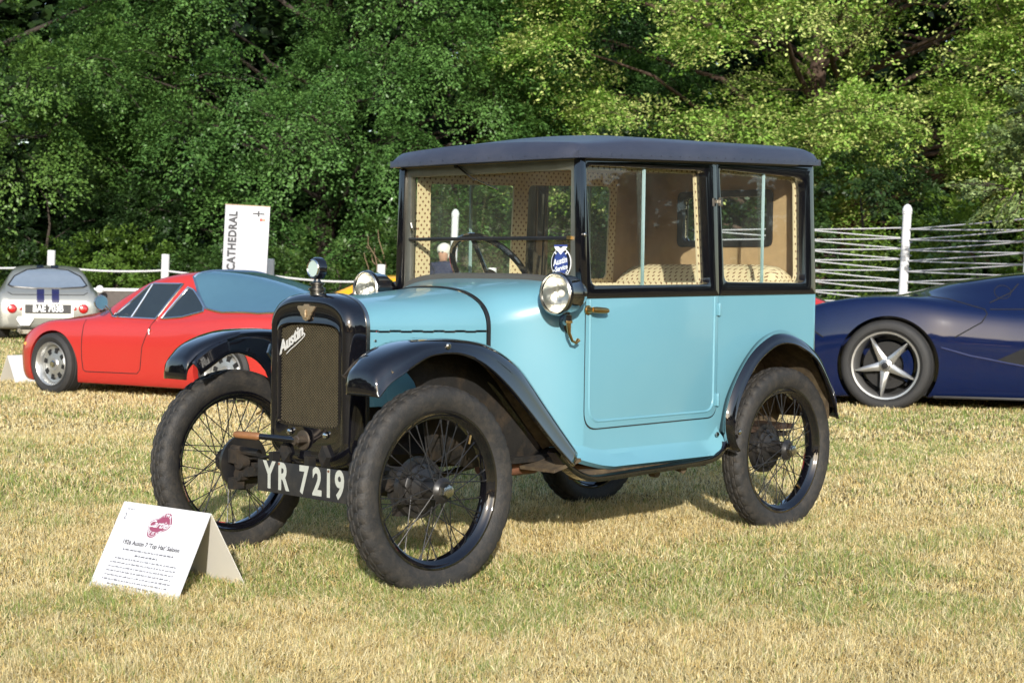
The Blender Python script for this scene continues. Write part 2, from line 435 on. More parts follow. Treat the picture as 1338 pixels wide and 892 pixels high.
rr = [(-.012, OUT(.022)), (-.055, OUT(.020)), (-.070, OUT(.014)), (-.081, OUT(.004)), (-.0865, OUT(-.006)), (-.085, OUT(-.014)), (-.080, INN(.010)), (-.083, INN(.005)), (-.083, INN(.001)), (-.074, INN(-.001)), (-.060, INN(-.001))]
b.grid([[(x, y, z) for y, z in o] for x, o in rr], cv=True)
shell = b.build('radiator_shell', BLACK, car, 50)
b = MB(); o1, o2 = OUT(.022), OUT(.0245)
b.grid([[(-.013, y, z) for y, z in OUT(.021)], [(-.013, y, z) for y, z in o2], [(.001, y, z) for y, z in o2], [(.001, y, z) for y, z in OUT(.021)]], cv=True)
b.build('shell_edge_strip', NICKEL, shell)
b = MB(); b.cap([(-.058, y, z) for y, z in INN(.001)]); b.build('radiator_core', GRILLE, shell)
b = MB()        # woven stone guard in front of the core
hwI, zt, zb = .156, .787, .487
def inside(y, z):
    lim = .157
    if z > .785: lim = .157*max(0, 1-((z-.785)/.041)**3)**.5 if z < .826 else 0
    if z < .515: lim = .157*max(0, 1-((.515-z)/.028)**4)**.25 if z > .487 else 0
    return abs(y) <= lim
step = .0138
for d in (1, -1):
    for k in range(-60, 90):
        run = []
        for q in range(0, 140):
            y = -.17+q*.0025; z = .48+k*step*.8+d*(y)*.8
            ok = inside(y, z)
            if ok: run.append((-.068+.0012*d, y, z))
            if (not ok or q == 139) and len(run) > 1:
                b.tube([run[0]]+run[4:-4:8]+[run[-1]], .0018, 4, caps=False); run = []
            elif not ok: run = []
b.build('stone_guard', MESHWIRE, shell, merge=0)
# script on the guard: strokes in (y, z) units, written by hand
def stroke(mb, pts, org, ux, uz, nrm, rad, n=6, mi=0, res=5):
    P = resample(pts, max(4, len(pts)*res)) if len(pts) > 2 else np.array(pts, float)
    O = Vector(org); mb.tube([O+Vector(ux)*p[0]+Vector(uz)*p[1]+Vector(nrm)*.001 for p in P], rad, n, mi)
AUST = [[(-.1, -.5), (.1, 0), (.42, .9), (.5, 1.0), (.50, .5), (.52, 0)], [(.18, .38), (.5, .42)], [(.62, .52), (.62, .1), (.75, .0), (.86, .15), (.88, .52), (.9, .05), (1.0, .02)],
        [(1.25, .45), (1.12, .5), (1.06, .35), (1.22, .2), (1.15, .02), (1.02, .06)], [(1.42, .95), (1.40, .1), (1.5, .0), (1.58, .08)], [(1.28, .58), (1.58, .62)], [(1.7, .5), (1.7, .05), (1.78, .02)], [(1.71, .72), (1.72, .76)],
        [(1.88, .5), (1.9, .02)], [(1.9, .35), (2.02, .52), (2.12, .42), (2.14, .05), (2.26, .05)], [(2.26, .05), (2.32, -.2), (1.6, -.3), (.9, -.32), (.55, -.38)]]
b = MB()
ang = R(30); ux = Vector((0, -math.cos(ang), math.sin(ang))); uz = Vector((0, -math.sin(ang)*-1*.6+.0, math.cos(ang)))
uz = Vector((0, .18, .98))
put_text(b, 'Austin', .053, (-.0745, .096, .768), ux, Vector((0, math.sin(R(31))*.55, math.cos(R(31)))), off=.003, shear=.35, sx=1.02, offset=.0014, extr=.0015)
for st_ in AUST[-1:]: stroke(b, [(p[0]*.062, p[1]*.046) for p in st_], (-.0745, .152, .722), ux, uz, (-1, 0, 0), .0020)
b.build('script_badge', SCRIPT, shell)
b = MB()
wing = [(0, .045), (.010, .046), (.016, .036), (.046, .037), (.052, .030), (.045, .014), (.036, .006), (.030, -.010), (.022, -.016), (.018, -.030), (.010, -.034), (0, -.040)]
poly = wing+[(-y, z) for y, z in wing[::-1][1:-1]]
b.prism([(y*.86, z*.66) for y, z in poly], lambda p: (-.0835, p[0]+.003, p[1]+.860), (-.007, 0, 0)); b.tube([(-.092, .003, .872), (-.092, .003, .845)], .0035, 6)
b.build('winged_badge', BRONZE, shell, bevel=.0015)
b = MB()        # filler cap and temperature gauge
b.lathe([(.908, .030), (.916, .030), (.918, .024), (.932, .024), (.934, .029), (.944, .029), (.947, .020), (.953, .020), (.955, .026), (.961, .026), (.963, .014), (.972, .010), (.976, .010)], (-.045, 0, 0), (0, 0, 1), 24)
fc = b.build('filler_cap', mat('dull_plated_cap', (.20, .19, .175), .25, 1.0, dirt=(.05, .045, .04)), shell)
b = MB(); b.lathe([(-.016, .028), (-.018, .034), (-.010, .037), (.012, .037), (.018, .030), (.02, 0)], (-.045, 0, 1.008), (1, 0, 0), 28)
b.build('temperature_gauge', BLACK, fc)
b = MB(); b.lathe([(-.0165, 0), (-.0165, .028)], (-.0455, 0, 1.008), (1, 0, 0), 24, caps=False); b.build('gauge_face', mat('gauge_face', (.42, .52, .48), .2), fc)
b = MB(); b.lathe([(-.018, .026), (-.021, .028), (-.018, .031)], (-.0455, 0, 1.008), (1, 0, 0), 28, closed=True); b.build('gauge_rim', CHROME, fc)
b = MB()        # starting handle and apron studs
b.lathe([(-.088, .034), (-.093, .032), (-.094, .022)], (0, .012, .440), (1, 0, 0), 24)
b.lathe([(-.08, .018), (-.118, .018), (-.120, .014), (-.128, .014)], (0, .012, .440), (1, 0, 0), 16)
b.tube([(-.07, -.01, .438), (-.135, -.018, .441)], .006, 8)
b.build('crank_boss', mat('crank_steel', (.12, .10, .08), .5, .7, dirt=(.1, .06, .03)), shell)
b = MB(); b.tube([(-.118, .014, .442), (-.128, .06, .443), (-.16, .15, .446)], [.012, .011, .010], 12); cr = b.build('starting_handle', BLACK, car)
b = MB(); b.tube([(-.16, .150, .446), (-.163, .158, .446), (-.192, .236, .448), (-.196, .246, .448)], [.010, .0135, .0125, .008], 14); b.build('grip', WOOD, cr)
for yy in (.088, -.098):
    b = MB(); b.lathe([(-.084, .011), (-.090, .010), (-.092, .006), (-.092, 0)], (0, yy, .462), (1, 0, 0), 12); b.build('stud', CHROME, shell)

# ---- registration plate
b = MB(); b.box((-.168, -.098, .320), (.008, .490, .104), rot=None)
npl = b.build('number_plate', PLATEB, car, bevel=.002)
npl.location = (0, 0, 0)
b = MB()
for ch, yy in (('Y', .083), ('R', .010), ('7', -.097), ('2', -.165), ('1', -.222), ('9', -.276)):
    put_text(b, ch, .122, (-.1725, yy, .321), (0, -1, 0), (0, 0, 1), off=.0008, sx=.76, offset=.0042)
b.build('lettering', PLATEW, npl, recalc=False)
for yy, zz in ((.03, .366), (-.222, .364)):
    b = MB(); b.lathe([(-.172, .005), (-.1755, .004), (-.1765, 0)], (0, yy, zz), (1, 0, 0), 8); b.build('bolt', RUST, npl)
for yy in (.085, -.10):
    b = MB(); b.box((-.150, yy, .365), (.03, .022, .07)); b.build('plate_bracket', BLACKSAT, npl)

# ---- chassis, axle, springs, floor
b = MB()
b.tube([(0, -.44, .322), (0, -.36, .318), (-.005, -.25, .292), (-.005, .25, .292), (0, .36, .318), (0, .44, .322)], .021, 10)
ax_ = b.build('front_axle', GRIME, car)
b = MB()
for k in range(4):
    L = .42-.09*k
    b.tube([(-.03, -L, .335+.012*k), (-.03, -L*.5, .368+.012*k), (-.03, 0, .380+.012*k), (-.03, L*.5, .368+.012*k), (-.03, L, .335+.012*k)], .018, 6, ry=.35)
b.build('leaf_spring', GRIME, ax_)
b = MB()
for sg in (1, -1):
    b.lathe([(-.03, .03), (.03, .03)], (0, .452*sg, .322), (0, 0, 1), 10); b.lathe([(-.05, .016), (.05, .016)], (0, .44*sg, .322), (0, 0, 1), 10)
    b.box((-.04, .42*sg, .352), (.07, .05, .05)); b.box((-.025, .40*sg, .30), (.05, .07, .035)); b.lathe([(0, .028), (.03, .028)], (-.07, .39*sg, .335), (1, 0, 0), 12)
    b.tube([(-.05, .45*sg, .375), (-.055, .36*sg, .372), (-.05, .3*sg, .37)], .014, 8); b.tube([(.08, .43*sg, .27), (-.04, .43*sg, .268)], .008, 6)
    b.lathe([(0, .022), (.04, .022)], (-.06, .41*sg, .285), (1, 0, 0), 10); b.box((-.05, .43*sg, .255), (.05, .03, .04))
    b.tube([(0, .40*sg, .30), (.35, .16*sg, .30), (.70, .03*sg, .31)], .011, 8)
b.tube([(.09, -.43, .268), (.09, .43, .268)], .008, 8)
b.build('steering_linkage', GRIME, ax_)
b = MB()
for sg in (1, -1):
    b.tube([(-.10, .10*sg, .395), (.5, .20*sg, .385), (1.0, .28*sg, .37), (1.75, .34*sg, .375)], .028, 4, ry=1.3)
b.box((1.30, 0, .366), (1.62, .80, .02)); b.box((.60, 0, .40), (.30, .5, .02))
b.box((.25, 0, .50), (.42, .30, .22))
b.build('chassis', GRIME, car)
b = MB(); b.tube([(.42, -.30, .335), (.48, -.305, .335), (.66, -.33, .338), (.70, -.33, .338)], [.018, .034, .034, .018], 14); b.tube([(.70, -.33, .338), (1.0, -.33, .30), (1.4, -.32, .30)], .014, 8)
b.tube([(.66, -.36, .345), (.66, -.28, .335)], .03, 6, ry=.4)
b.build('exhaust_pipe', RUST, car)
b = MB(); b.tube([(1.905, -.45, .322), (1.905, .45, .322)], .026, 10); b.sphere((1.905, .05, .322), .085, n=10); b.tube([(1.0, .02, .34), (1.9, .05, .322)], .03, 8)
for sg in (1, -1):
    b.tube([(1.5, .36*sg, .37), (1.75, .37*sg, .36), (1.95, .38*sg, .335)], .022, 6, ry=.6)
b.build('rear_axle', GRIME, car)

# ---- front wings
CREST = [(-.262, .702), (-.222, .738), (-.150, .769), (-.067, .788), (.05, .793), (.151, .786), (.237, .769), (.324, .730), (.39, .683), (.481, .587), (.574, .488), (.645, .413)]
LOW = [(-.258, .626), (-.245, .640), (-.222, .666), (-.182, .691), (-.135, .716), (-.069, .743), (.009, .750), (.079, .743), (.163, .715), (.27, .645), (.38, .55), (.495, .444), (.60, .358)]
NP_ = 56
cp, lp = resample(CREST, NP_), resample(LOW, NP_)
SEC = [(.395, .50), (.398, .22), (.412, .07), (.44, .01), (.48, 0), (.52, .035), (.548, .14), (.564, .32), (.571, .58), (.575, .93), (.578, .97), (.578, 1.03), (.571, 1.05), (.566, 1.0), (.566, .93)]
wings = []
for sgn in (-1, 1):
    b = MB(); rows = []
    for i in range(NP_):
        e = sm(i/7.0); row = []
        for y, wv in SEC:
            yy = .488+(y-.488)*(.80+.20*e)
            p = cp[i]+(lp[i]-cp[i])*wv
            row.append((p[0], sgn*yy, p[1]))
        rows.append(row)
    b.grid(rows)
    def tipf(p, q, f):   # front skirt: the edge of the first section carried forward and down
        return (p[0]-f*.009*(1-.5*max(0, (.708-p[2])/.082)), p[1]+(sgn*.488-p[1])*.06*q, p[2]+(.624-p[2])*q)
    tip = [[tipf(p, q, f) for p in rows[0]] for q, f in ((1, 1.25), (.85, 1.3), (.5, 1.15), (.2, .75), (.06, .3))]
    b.grid(tip+[rows[0]])
    o = b.build('front_wing', BLACK, car, 50)
    md = o.modifiers.new('thickness', 'SOLIDIFY'); md.thickness = .003; md.offset = 0
    wings.append(o)
    # inner valance: vertical dirty plate between wing and chassis
    VX, VZ = [-.262, -.235, -.161, -.12, -.071, -.007, .037, .07, .084, .10, .30, .70], [.70, .64, .685, .709, .712, .692, .656, .59, .494, .40, .355, .345]
    b = MB(); rows = []
    for i in range(0, NP_):
        c = cp[i]+(lp[i]-cp[i])*.24; row = []
        x1 = c[0] if c[0] < .07 else .07+(c[0]-.07)*.93
        z1 = min(c[1]-.004, float(np.interp(x1, VX, VZ)))
        for q in (0, .25, .5, .75, 1):
            row.append((c[0]+(x1-c[0])*q, sgn*(.3985-.012*q-.03*q*sm((x1-.05)/.4)), c[1]+(z1-c[1])*q))
        rows.append(row)
    b.grid(rows)
    v = b.build('wing_valance', [GRIME, BLACK][sgn > 0], o, 60)
    md = v.modifiers.new('thickness', 'SOLIDIFY'); md.thickness = .004; md.offset = 0
    # underside skin, dirty
    b = MB(); rows = []
    for i in range(3, NP_):
        row = []
        for y, wv in SEC[1:9]:
            p = cp[i]+(lp[i]-cp[i])*wv
            tn = cp[min(i+1, NP_-1)]-cp[max(i-1, 0)]; nn = np.array([tn[1], -tn[0]])/np.linalg.norm(tn)
            row.append((p[0]+nn[0]*.006, sgn*(.488+(y-.488)*.94), p[1]+nn[1]*.006))
        rows.append(row)
    b.grid(rows); b.build('wing_lining', MUD if sgn < 0 else GRIME, o, 60)
    b = MB(); b.lathe([(0, .010), (.004, .010), (.007, .006), (.007, 0)], (.01, sgn*.572, .772), (0, sgn, 0), 12); b.build('bolt', NICKEL, o)
b = MB(); b.tube([(.02, .330, .742), (.005, .325, .715), (.02, .325, .695), (.035, .33, .705)], .007, 6); b.build('wire_clip', NICKEL, wings[1])

# ---- body sides with the rear wheel arch cut out
def arc(cx, cz, r, a0, a1, n): return [(cx+r*math.cos(R(a0+(a1-a0)*k/n)), cz+r*math.sin(R(a0+(a1-a0)*k/n))) for k in range(n+1)]
RJ = [(1.545, .345), (1.537, .385), (1.552, .455), (1.584, .548), (1.670, .662), (1.776, .750), (1.890, .790), (1.975, .789), (2.075, .745), (2.192, .650), (2.248, .527), (2.268, .450), (2.262, .436)]
ARCH = [tuple(p) for p in resample(RJ, 60) if p[0] < 2.150]
SIDE = [(.768, .355), (1.45, .355)]+ARCH+[(2.158, ARCH[-1][1]-.02), (2.158, .938), (.768, .918)]
BELT0, BELTX = .918, .0148
for sgn in (-1, 1):
    b = MB(); b.prism(SIDE, lambda p: (p[0], sgn*sy(p[0]), p[1]), (0, -sgn*.018, 0))
    bs = b.build('body_side', TURQ, car)
    # moulded sill ledge
    b = MB(); rows = []
    for k in range(17):
        x = .66+.865*k/16; wb_ = sy(x) if x > .768 else .30+(.468-.30)*(sm((x-.478)/.29)*.75+(x-.478)/.29*.25)
        lift = .055*(1-min(1, k/4))**1.5+.05*max(0, (k-15)); q = min(1, k/4)
        yo = wb_+(.515-wb_)*(.35+.65*q)
        rows.append([(x, sgn*(wb_+.001), .385+lift), (x, sgn*(wb_+.006), .368+lift), (x, sgn*yo, .338+lift), (x, sgn*(yo+.007), .330+lift), (x, sgn*(yo-.015), .318+lift)])
    b.grid(rows); b.build('sill_ledge', TURQ, bs)
    # wheel arch lining
    b = MB(); A2 = [tuple(p) for p in resample([(x_-.004*(1 if x_ > 1.9 else -1), z_-.006) for x_, z_ in RJ], 60)]
    b.grid([[(x, sgn*y, z) for y in (.481, .40, .30, .26)] for x, z in A2])
    o = [(x, z) for x, z in A2]+[(2.2, .33), (1.5, .28)]
    b.prism(o, lambda p: (p[0], sgn*.262, p[1]), (0, -sgn*.004, 0))
    b.build('arch_lining', MUD, bs, 50)
# rear wings
RL_ = [(1.545, .345), (1.512, .385), (1.508, .463), (1.551, .565), (1.636, .667), (1.725, .723), (1.816, .749), (1.93, .734), (2.048, .677), (2.131, .586), (2.186, .506), (2.212, .440), (2.218, .432)]
rj, rl = resample(RJ, 50), resample(RL_, 50)
rc = []
for i in range(50):
    tn = rl[min(i+1, 49)]-rl[max(i-1, 0)]; tn /= np.linalg.norm(tn); nn = np.array([-tn[1], tn[0]])
    rc.append(rl[i]+nn*.034*min(1, .25+i/8, .25+(49-i)/5))
rc = np.array(rc)
def rsec(i): return [(.470, rj[i]), (.485, rj[i]), (.512, rj[i]*.72+rc[i]*.28), (.536, rj[i]*.28+rc[i]*.72), (.556, rc[i]), (.568, rc[i]*.72+rl[i]*.28), (.573, rc[i]*.36+rl[i]*.64), (.575, rl[i]+(rc[i]-rl[i])*.1), (.578, rl[i]), (.577, rl[i]+(rl[i]-rc[i])*.08), (.568, rl[i]+(rl[i]-rc[i])*.06), (.564, rl[i]+(rc[i]-rl[i])*.2)]
for sgn in (-1, 1):
    b = MB(); b.grid([[(p[0], sgn*y, p[1]) for y, p in rsec(i)] for i in range(50)])
    o = b.build('rear_wing', BLACK, car, 50); md = o.modifiers.new('thickness', 'SOLIDIFY'); md.thickness = .003; md.offset = 0
    b = MB(); b.grid([[(p[0]+(1.86-p[0])*.03, sgn*(y-.004), p[1]-(p[1]-.33)*.022) for y, p in rsec(i)[:7]] for i in range(3, 48)])
    b.grid([[(rc[i][0]-.004, sgn*y, rc[i][1]-.006) for y in (.53, .40, .27)] for i in range(28, 50)])
    b.build('wing_lining', MUD, o, 60)
    for p in ((1.512, .415), (1.500, .405)):
        b = MB(); b.lathe([(0, .010), (.004, .009), (.006, .005), (.006, 0)], (p[0]+(.03 if p[0] > 1.505 else 0), sgn*(.572 if p[0] > 1.505 else .50), p[1]), (0, sgn, 0), 10); b.build('bolt', NICKEL, o)
# black running strip from front wing to rear wing
for sgn in (-1, 1):
    b = MB(); P = resample([(.565, .405), (.615, .358), (.68, .318), (.75, .296), (.83, .293), (1.0, .297), (1.2, .302), (1.38, .308), (1.46, .318), (1.505, .342), (1.525, .372)], 60)
    rows = []
    for i, p in enumerate(P):
        tn = P[min(i+1, 59)]-P[max(i-1, 0)]; tn /= np.linalg.norm(tn); nn = np.array([-tn[1], tn[0]])
        row = []
        for a_, y in ((.013, .49), (.014, .522), (.010, .529), (-.003, .531), (-.009, .527), (-.011, .49)):
            row.append((p[0]+nn[0]*a_, sgn*y, p[1]+nn[1]*a_))
        rows.append(row)
    b.grid(rows, cv=True); b.cap(rows[0]); b.cap(rows[-1])
    b.build('valance_strip', BLACK, car, 50)
    b = MB(); b.box((1.08, sgn*.47, .305), (.72, .05, .03)); b.box((.62, sgn*.45, .352), (.14, .16, .012), rot=Matrix.Rotation(R(-12), 3, 'Y')); b.tube([(1.30, sgn*.44, .30), (1.30, sgn*.5, .285)], .016, 8); b.lathe([(0, .018), (.03, .018)], (1.18, sgn*.47, .28), (0, 1, 0), 10)
    b.build('side_rail', MUD, car)

# ---- back of the body: rounded corners and tail panel
def backstrip(z0, z1, x0, rc_, mi, name, m, parent=None, nz=2, lean=.0):
    b = MB(); yb = lambda z: side_y(2.12, z)
    rows = []
    for k in range(nz+1):
        z = z0+(z1-z0)*k/nz; Y = yb(z); row = []
        for j in range(9): a = pi/2*j/8; row.append((x0+rc_*math.sin(a), -(Y-rc_+rc_*math.cos(a)), z))
        mid = [(x0+rc_, p, z) for p in np.linspace(-(Y-rc_), Y-rc_, 7)[1:-1]]
        rows.append(row+mid+[(p[0], -p[1], p[2]) for p in row[::-1]])
    b.grid(rows); o = b.build(name, m, parent, 40)
    md = o.modifiers.new('thickness', 'SOLIDIFY'); md.thickness = .012; md.offset = -1
    return o
backstrip(.69, .938, 2.158, .038, 0, 'tail_panel', TURQ, car)

# ---- upper body: window frames, posts, glass, trim
doors = {}
for sgn in (-1, 1):
    S = lambda p, d=0: (p[0], sgn*(side_y(p[0], p[1])+d), p[1])
    # door
    dp = rquad([(.770, .462), (1.5165, .470), (1.5165, .929), (.770, .917)], [.065, .055, .004, .004], 8)
    b = MB(); b.prism(dp, lambda p: S(p, .004), (0, -sgn*.008, 0))
    dgap = rquad([(.7645, .4560), (1.5215, .4640), (1.5215, .930), (.7645, .917)], [.067, .057, .004, .004], 8)
    b.prism(dgap, lambda p: S(p, .0012), (0, -sgn*.006, 0), mi=1)
    d = b.build('door', [TURQ, BLACKSAT], car, bevel=.0015); doors[sgn] = d
    b = MB()
    o1 = rquad([(.786, .482), (1.500, .488), (1.500, .935), (.786, .935)], [.062, .052, .002, .002], 8); o2 = rquad([(.796, .492), (1.490, .498), (1.490, .935), (.796, .935)], [.058, .048, .002, .002], 8)
    oa = [p for p in o1 if p[1] < .934]; ob = [p for p in o2 if p[1] < .934]
    oa = o1[:len(o1)//2]; ob = o2[:len(o2)//2]
    oa = [(.786, .916)]+oa+[(1.500, .927)]; ob = [(.796, .916)]+ob+[(1.490, .927)]
    b.grid([[S(p, .004) for p in oa], [S(((p[0]*.65+q[0]*.35), (p[1]*.65+q[1]*.35)), .0085) for p, q in zip(oa, ob)], [S(((p[0]*.35+q[0]*.65), (p[1]*.35+q[1]*.65)), .0085) for p, q in zip(oa, ob)], [S(q, .004) for q in ob]])
    b.build('moulding', TURQ, d, 60)
    for zz in (.878, .535):
        b = MB(); b.box((1.517, sgn*(sy(1.517)+.006), zz), (.026, .008, .046)); b.lathe([(-.024, .005), (.024, .005)], (1.517, sgn*(sy(1.517)+.010), zz), (0, 0, 1), 8); b.build('hinge', TURQ, d, bevel=.001)
    b = MB(); yh = sgn*(sy(.79)+.004)
    b.lathe([(0, .017), (.004, .017), (.006, .012), (.022, .009), (.03, .009)], (.776, yh, .878), (0, sgn, 0), 16)
    b.tube([(.770, yh+sgn*.030, .879), (.790, yh+sgn*.034, .878), (.835, yh+sgn*.034, .876), (.846, yh+sgn*.034, .876)], [.010, .0115, .0105, .007], 12)
    b.build('handle', BRASS, d)
    # black door window frame
    FT = lambda x: 1.400+(x-.745)*.054
    q_out = [(.766, .917), (1.5165, .929), (1.5135, 1.446), (.763, 1.405)]
    q_in = [(.792, .963), (1.462, .972), (1.446, 1.398), (.776, 1.379)]
    b = MB(); b.ring(rquad(q_out, .008), rquad(q_in, .028), lambda p: S(p, .008), (0, -sgn*.045, 0))
    fr = b.build('window_frame', BLACK, d, bevel=.003)
    b = MB()
    gi = rquad(q_in, .026)
    b.prism([p for p in rquad([(.788, .96), (1.105, .964), (1.105, 1.390), (.772, 1.377)], .02)], lambda p: S(p, -.014), (0, -sgn*.003, 0))
    b.prism([p for p in rquad([(1.080, .962), (1.464, .970), (1.448, 1.40), (1.080, 1.389)], .02)], lambda p: S(p, -.020), (0, -sgn*.003, 0))
    b.build('window_glass', GLASS, fr)
    b = MB(); b.box((1.105, sgn*(side_y(1.1, 1.17)-.017), 1.175), (.010, .008, .425)); b.build('glass_edge', GEDGE, fr)
    # quarter window frame and waist rail
    q_out = [(1.520, .9295), (2.159, .9385), (2.159, 1.4635), (1.5165, 1.446)]
    q_in = [(1.553, .982), (2.092, .982), (2.100, 1.405), (1.535, 1.409)]
    b = MB(); b.ring(rquad(q_out, .004), rquad(q_in, [.03, .04, .055, .02]), lambda p: S(p, .006), (0, -sgn*.045, 0))
    fr2 = b.build('quarter_window_frame', BLACK, car, bevel=.003)
    b = MB()
    b.prism(rquad([(1.55, .979), (1.835, .98), (1.835, 1.408), (1.532, 1.411)], .02), lambda p: S(p, -.014), (0, -sgn*.003, 0))
    b.prism(rquad([(1.81, .98), (2.094, .98), (2.102, 1.407), (1.81, 1.409)], .03), lambda p: S(p, -.020), (0, -sgn*.003, 0))
    b.build('window_glass', GLASS, fr2)
    b = MB(); b.box((1.835, sgn*(side_y(1.8, 1.17)-.017), 1.195), (.010, .008, .425)); b.build('glass_edge', GEDGE, fr2)
    # printed cloth trim around the windows
    if sgn < 0: holes = ([(.804, .972), (1.450, .980), (1.436, 1.386), (.79, 1.370)], [(1.566, .990), (2.078, .99), (2.086, 1.395), (1.552, 1.398)])
    else: holes = ([(.862, .972), (1.318, .978), (1.318, 1.362), (.846, 1.345)], [(1.405, .990), (1.93, .99), (1.93, 1.39), (1.405, 1.368)])
    sp_ = 1.52 if sgn < 0 else 1.362
    b = MB()
    n0 = len(b.m); b.ring(rquad([(.79, .90), (sp_, .91), (sp_, 1.44), (.78, 1.40)], .004), rquad(holes[0], .012), lambda p: S(p, -.038), (0, -sgn*.008, 0)); q = (len(b.m)-n0)//4; b.m[n0+q:n0+2*q] = [2]*q
    n0 = len(b.m); xr = 2.150 if sgn < 0 else 1.975
    b.ring(rquad([(sp_, .91), (xr, .92), (xr, 1.46), (sp_, 1.44)], .004), rquad(holes[1], .03), lambda p: S(p, -.038), (0, -sgn*.008, 0)); q = (len(b.m)-n0)//4; b.m[n0+q:n0+2*q] = [2]*q
    if sgn > 0: b.prism([(1.975, .91), (2.152, .92), (2.152, 1.46), (1.975, 1.455)], lambda p: S(p, -.038), (0, -sgn*.008, 0), 1)
    b.build('window_trim', [TRIM, BROWN, CREAM], car)
    b = MB(); b.box((1.518, sgn*(sy(1.5)+.006), 1.285), (.012, .012, .03)); b.box((1.505, sgn*(side_y(1.5, 1.28)+.012), 1.285), (.01, .01, .012)); b.build('window_catch', NICKEL, fr)
    # front corner post
    b = MB()
    b.box((0, 0, 0), (.030, .030, .485)); 
    p = b.build('front_post', BLACK, car, bevel=.004); p.location = (.750, sgn*.4575, 1.158); p.rotation_euler = (sgn*R(2.2), 0, 0)
    b = MB(); b.lathe([(-.017, .008), (-.022, .008), (-.025, .004), (-.025, 0)], (0, 0, -.02), (0, -sgn, 0), 10); 
    st_ = b.build('stud', NICKEL, p)
backU = backstrip(.938, 1.475, 2.159, .038, 0, 'rear_corner', BLACK, car, nz=3)
# cut the rear window through it
WIN = [(-.25, 1.156), (.195, 1.156), (.195, 1.345), (-.25, 1.345)]
def boolean(o, cutters):
    for c in cutters:
        md = o.modifiers.new('cut', 'BOOLEAN'); md.operation = 'DIFFERENCE'; md.object = c; md.solver = 'EXACT'
    dg = bpy.context.evaluated_depsgraph_get(); dg.update()
    me = bpy.data.meshes.new_from_object(o.evaluated_get(dg)); o.modifiers.clear(); old = o.data; o.data = me; bpy.data.meshes.remove(old)
    for c in cutters: bpy.data.objects.remove(c)
cb = MB(); cb.prism(rquad(WIN, .025), lambda p: (2.09, p[0], p[1]), (.3, 0, 0)); boolean(backU, [cb.build('cutter', BLACK)])
b = MB(); big = rquad([(-.448, .90), (.448, .90), (.440, 1.46), (-.440, 1.46)], .02)
b.ring(big, rquad([(-.275, 1.133), (.220, 1.133), (.220, 1.368), (-.275, 1.368)], .02), lambda p: (2.158, p[0], p[1]), (.008, 0, 0)); b.build('rear_lining', BROWN, car)
b = MB(); b.ring(rquad([(-.277, 1.131), (.222, 1.131), (.222, 1.370), (-.277, 1.370)], .03), rquad([(-.247, 1.159), (.192, 1.159), (.192, 1.342), (-.247, 1.342)], .02), lambda p: (2.150, p[0], p[1]), (.02, 0, 0))
rf = b.build('rear_window_frame', BLACKSAT, car, bevel=.002)
b = MB(); b.prism(rquad([(-.255, 1.151), (.20, 1.151), (.20, 1.350), (-.255, 1.350)], .02), lambda p: (2.164, p[0], p[1]), (.003, 0, 0)); b.build('window_glass', GLASS, rf)

# ---- windscreen
b = MB()
b.ring(rquad([(-.447, .935), (.447, .935), (.441, 1.412), (-.441, 1.412)], .01), rquad([(-.413, .95), (.413, .95), (.410, 1.365), (-.410, 1.365)], .012), lambda p: (.748, p[0], p[1]), (.020, 0, 0))
wsf = b.build('windscreen_frame', mat('worn_nickel_frame', (.30, .29, .24), .35, .8, dirt=(.12, .11, .09), dirt_amt=.6), car, bevel=.003)
b = MB(); b.box((.752, 0, 1.128), (.018, .83, .013)); b.box((.747, 0, 1.129), (.014, .83, .005)); b.build('centre_bar', BLACKSAT, wsf, bevel=.002)
b = MB(); b.prism([(-.41, 1.135), (.41, 1.135), (.408, 1.367), (-.408, 1.367)], lambda p: (.752, p[0], p[1]), (.004, 0, 0)); b.build('upper_glass', GLASSW, wsf)
b = MB(); b.prism([(-.41, .955), (.41, .955), (.41, 1.12), (-.41, 1.12)], lambda p: (.758, p[0], p[1]), (.004, 0, 0)); b.build('lower_glass', GLASSW, wsf)
b = MB(); rows = []
for k in range(41):
    a = pi*k/40; y = -.445*math.copysign(abs(math.cos(a))**.6, math.cos(a)); z = .905+.084*math.sin(a)**.6
    rows.append([(.738, y, z-.012), (.738, y, z+.008), (.752, y, z+.014), (.768, y, z+.004), (.768, y, z-.02)])
b.grid(rows); b.build('bottom_rail', mat('worn_rubber_seal', (.07, .068, .06), .6), wsf, 50)
b = MB(); b.tube([(.742, .156, 1.398), (.738, .11, 1.373), (.738, .055, 1.343)], .0035, 6); b.tube([(.742, .062, 1.347), (.742, -.061, 1.306)], .003, 6, mi=1); b.lathe([(-.006, .009), (.008, .009)], (.742, .156, 1.398), (1, 0, 0), 10)
b.build('wiper', [BLACKSAT, NICKEL], wsf)
b = MB(); b.tube([(.742, .400, 1.19), (.732, .392, 1.188), (.732, .386, 1.172), (.738, .395, 1.162)], .005, 6); b.build('catch', NICKEL, wsf)
b = MB(); b.box((.744, -.412, 1.128), (.012, .018, .012)); b.build('hinge_clip', BRASS, wsf)
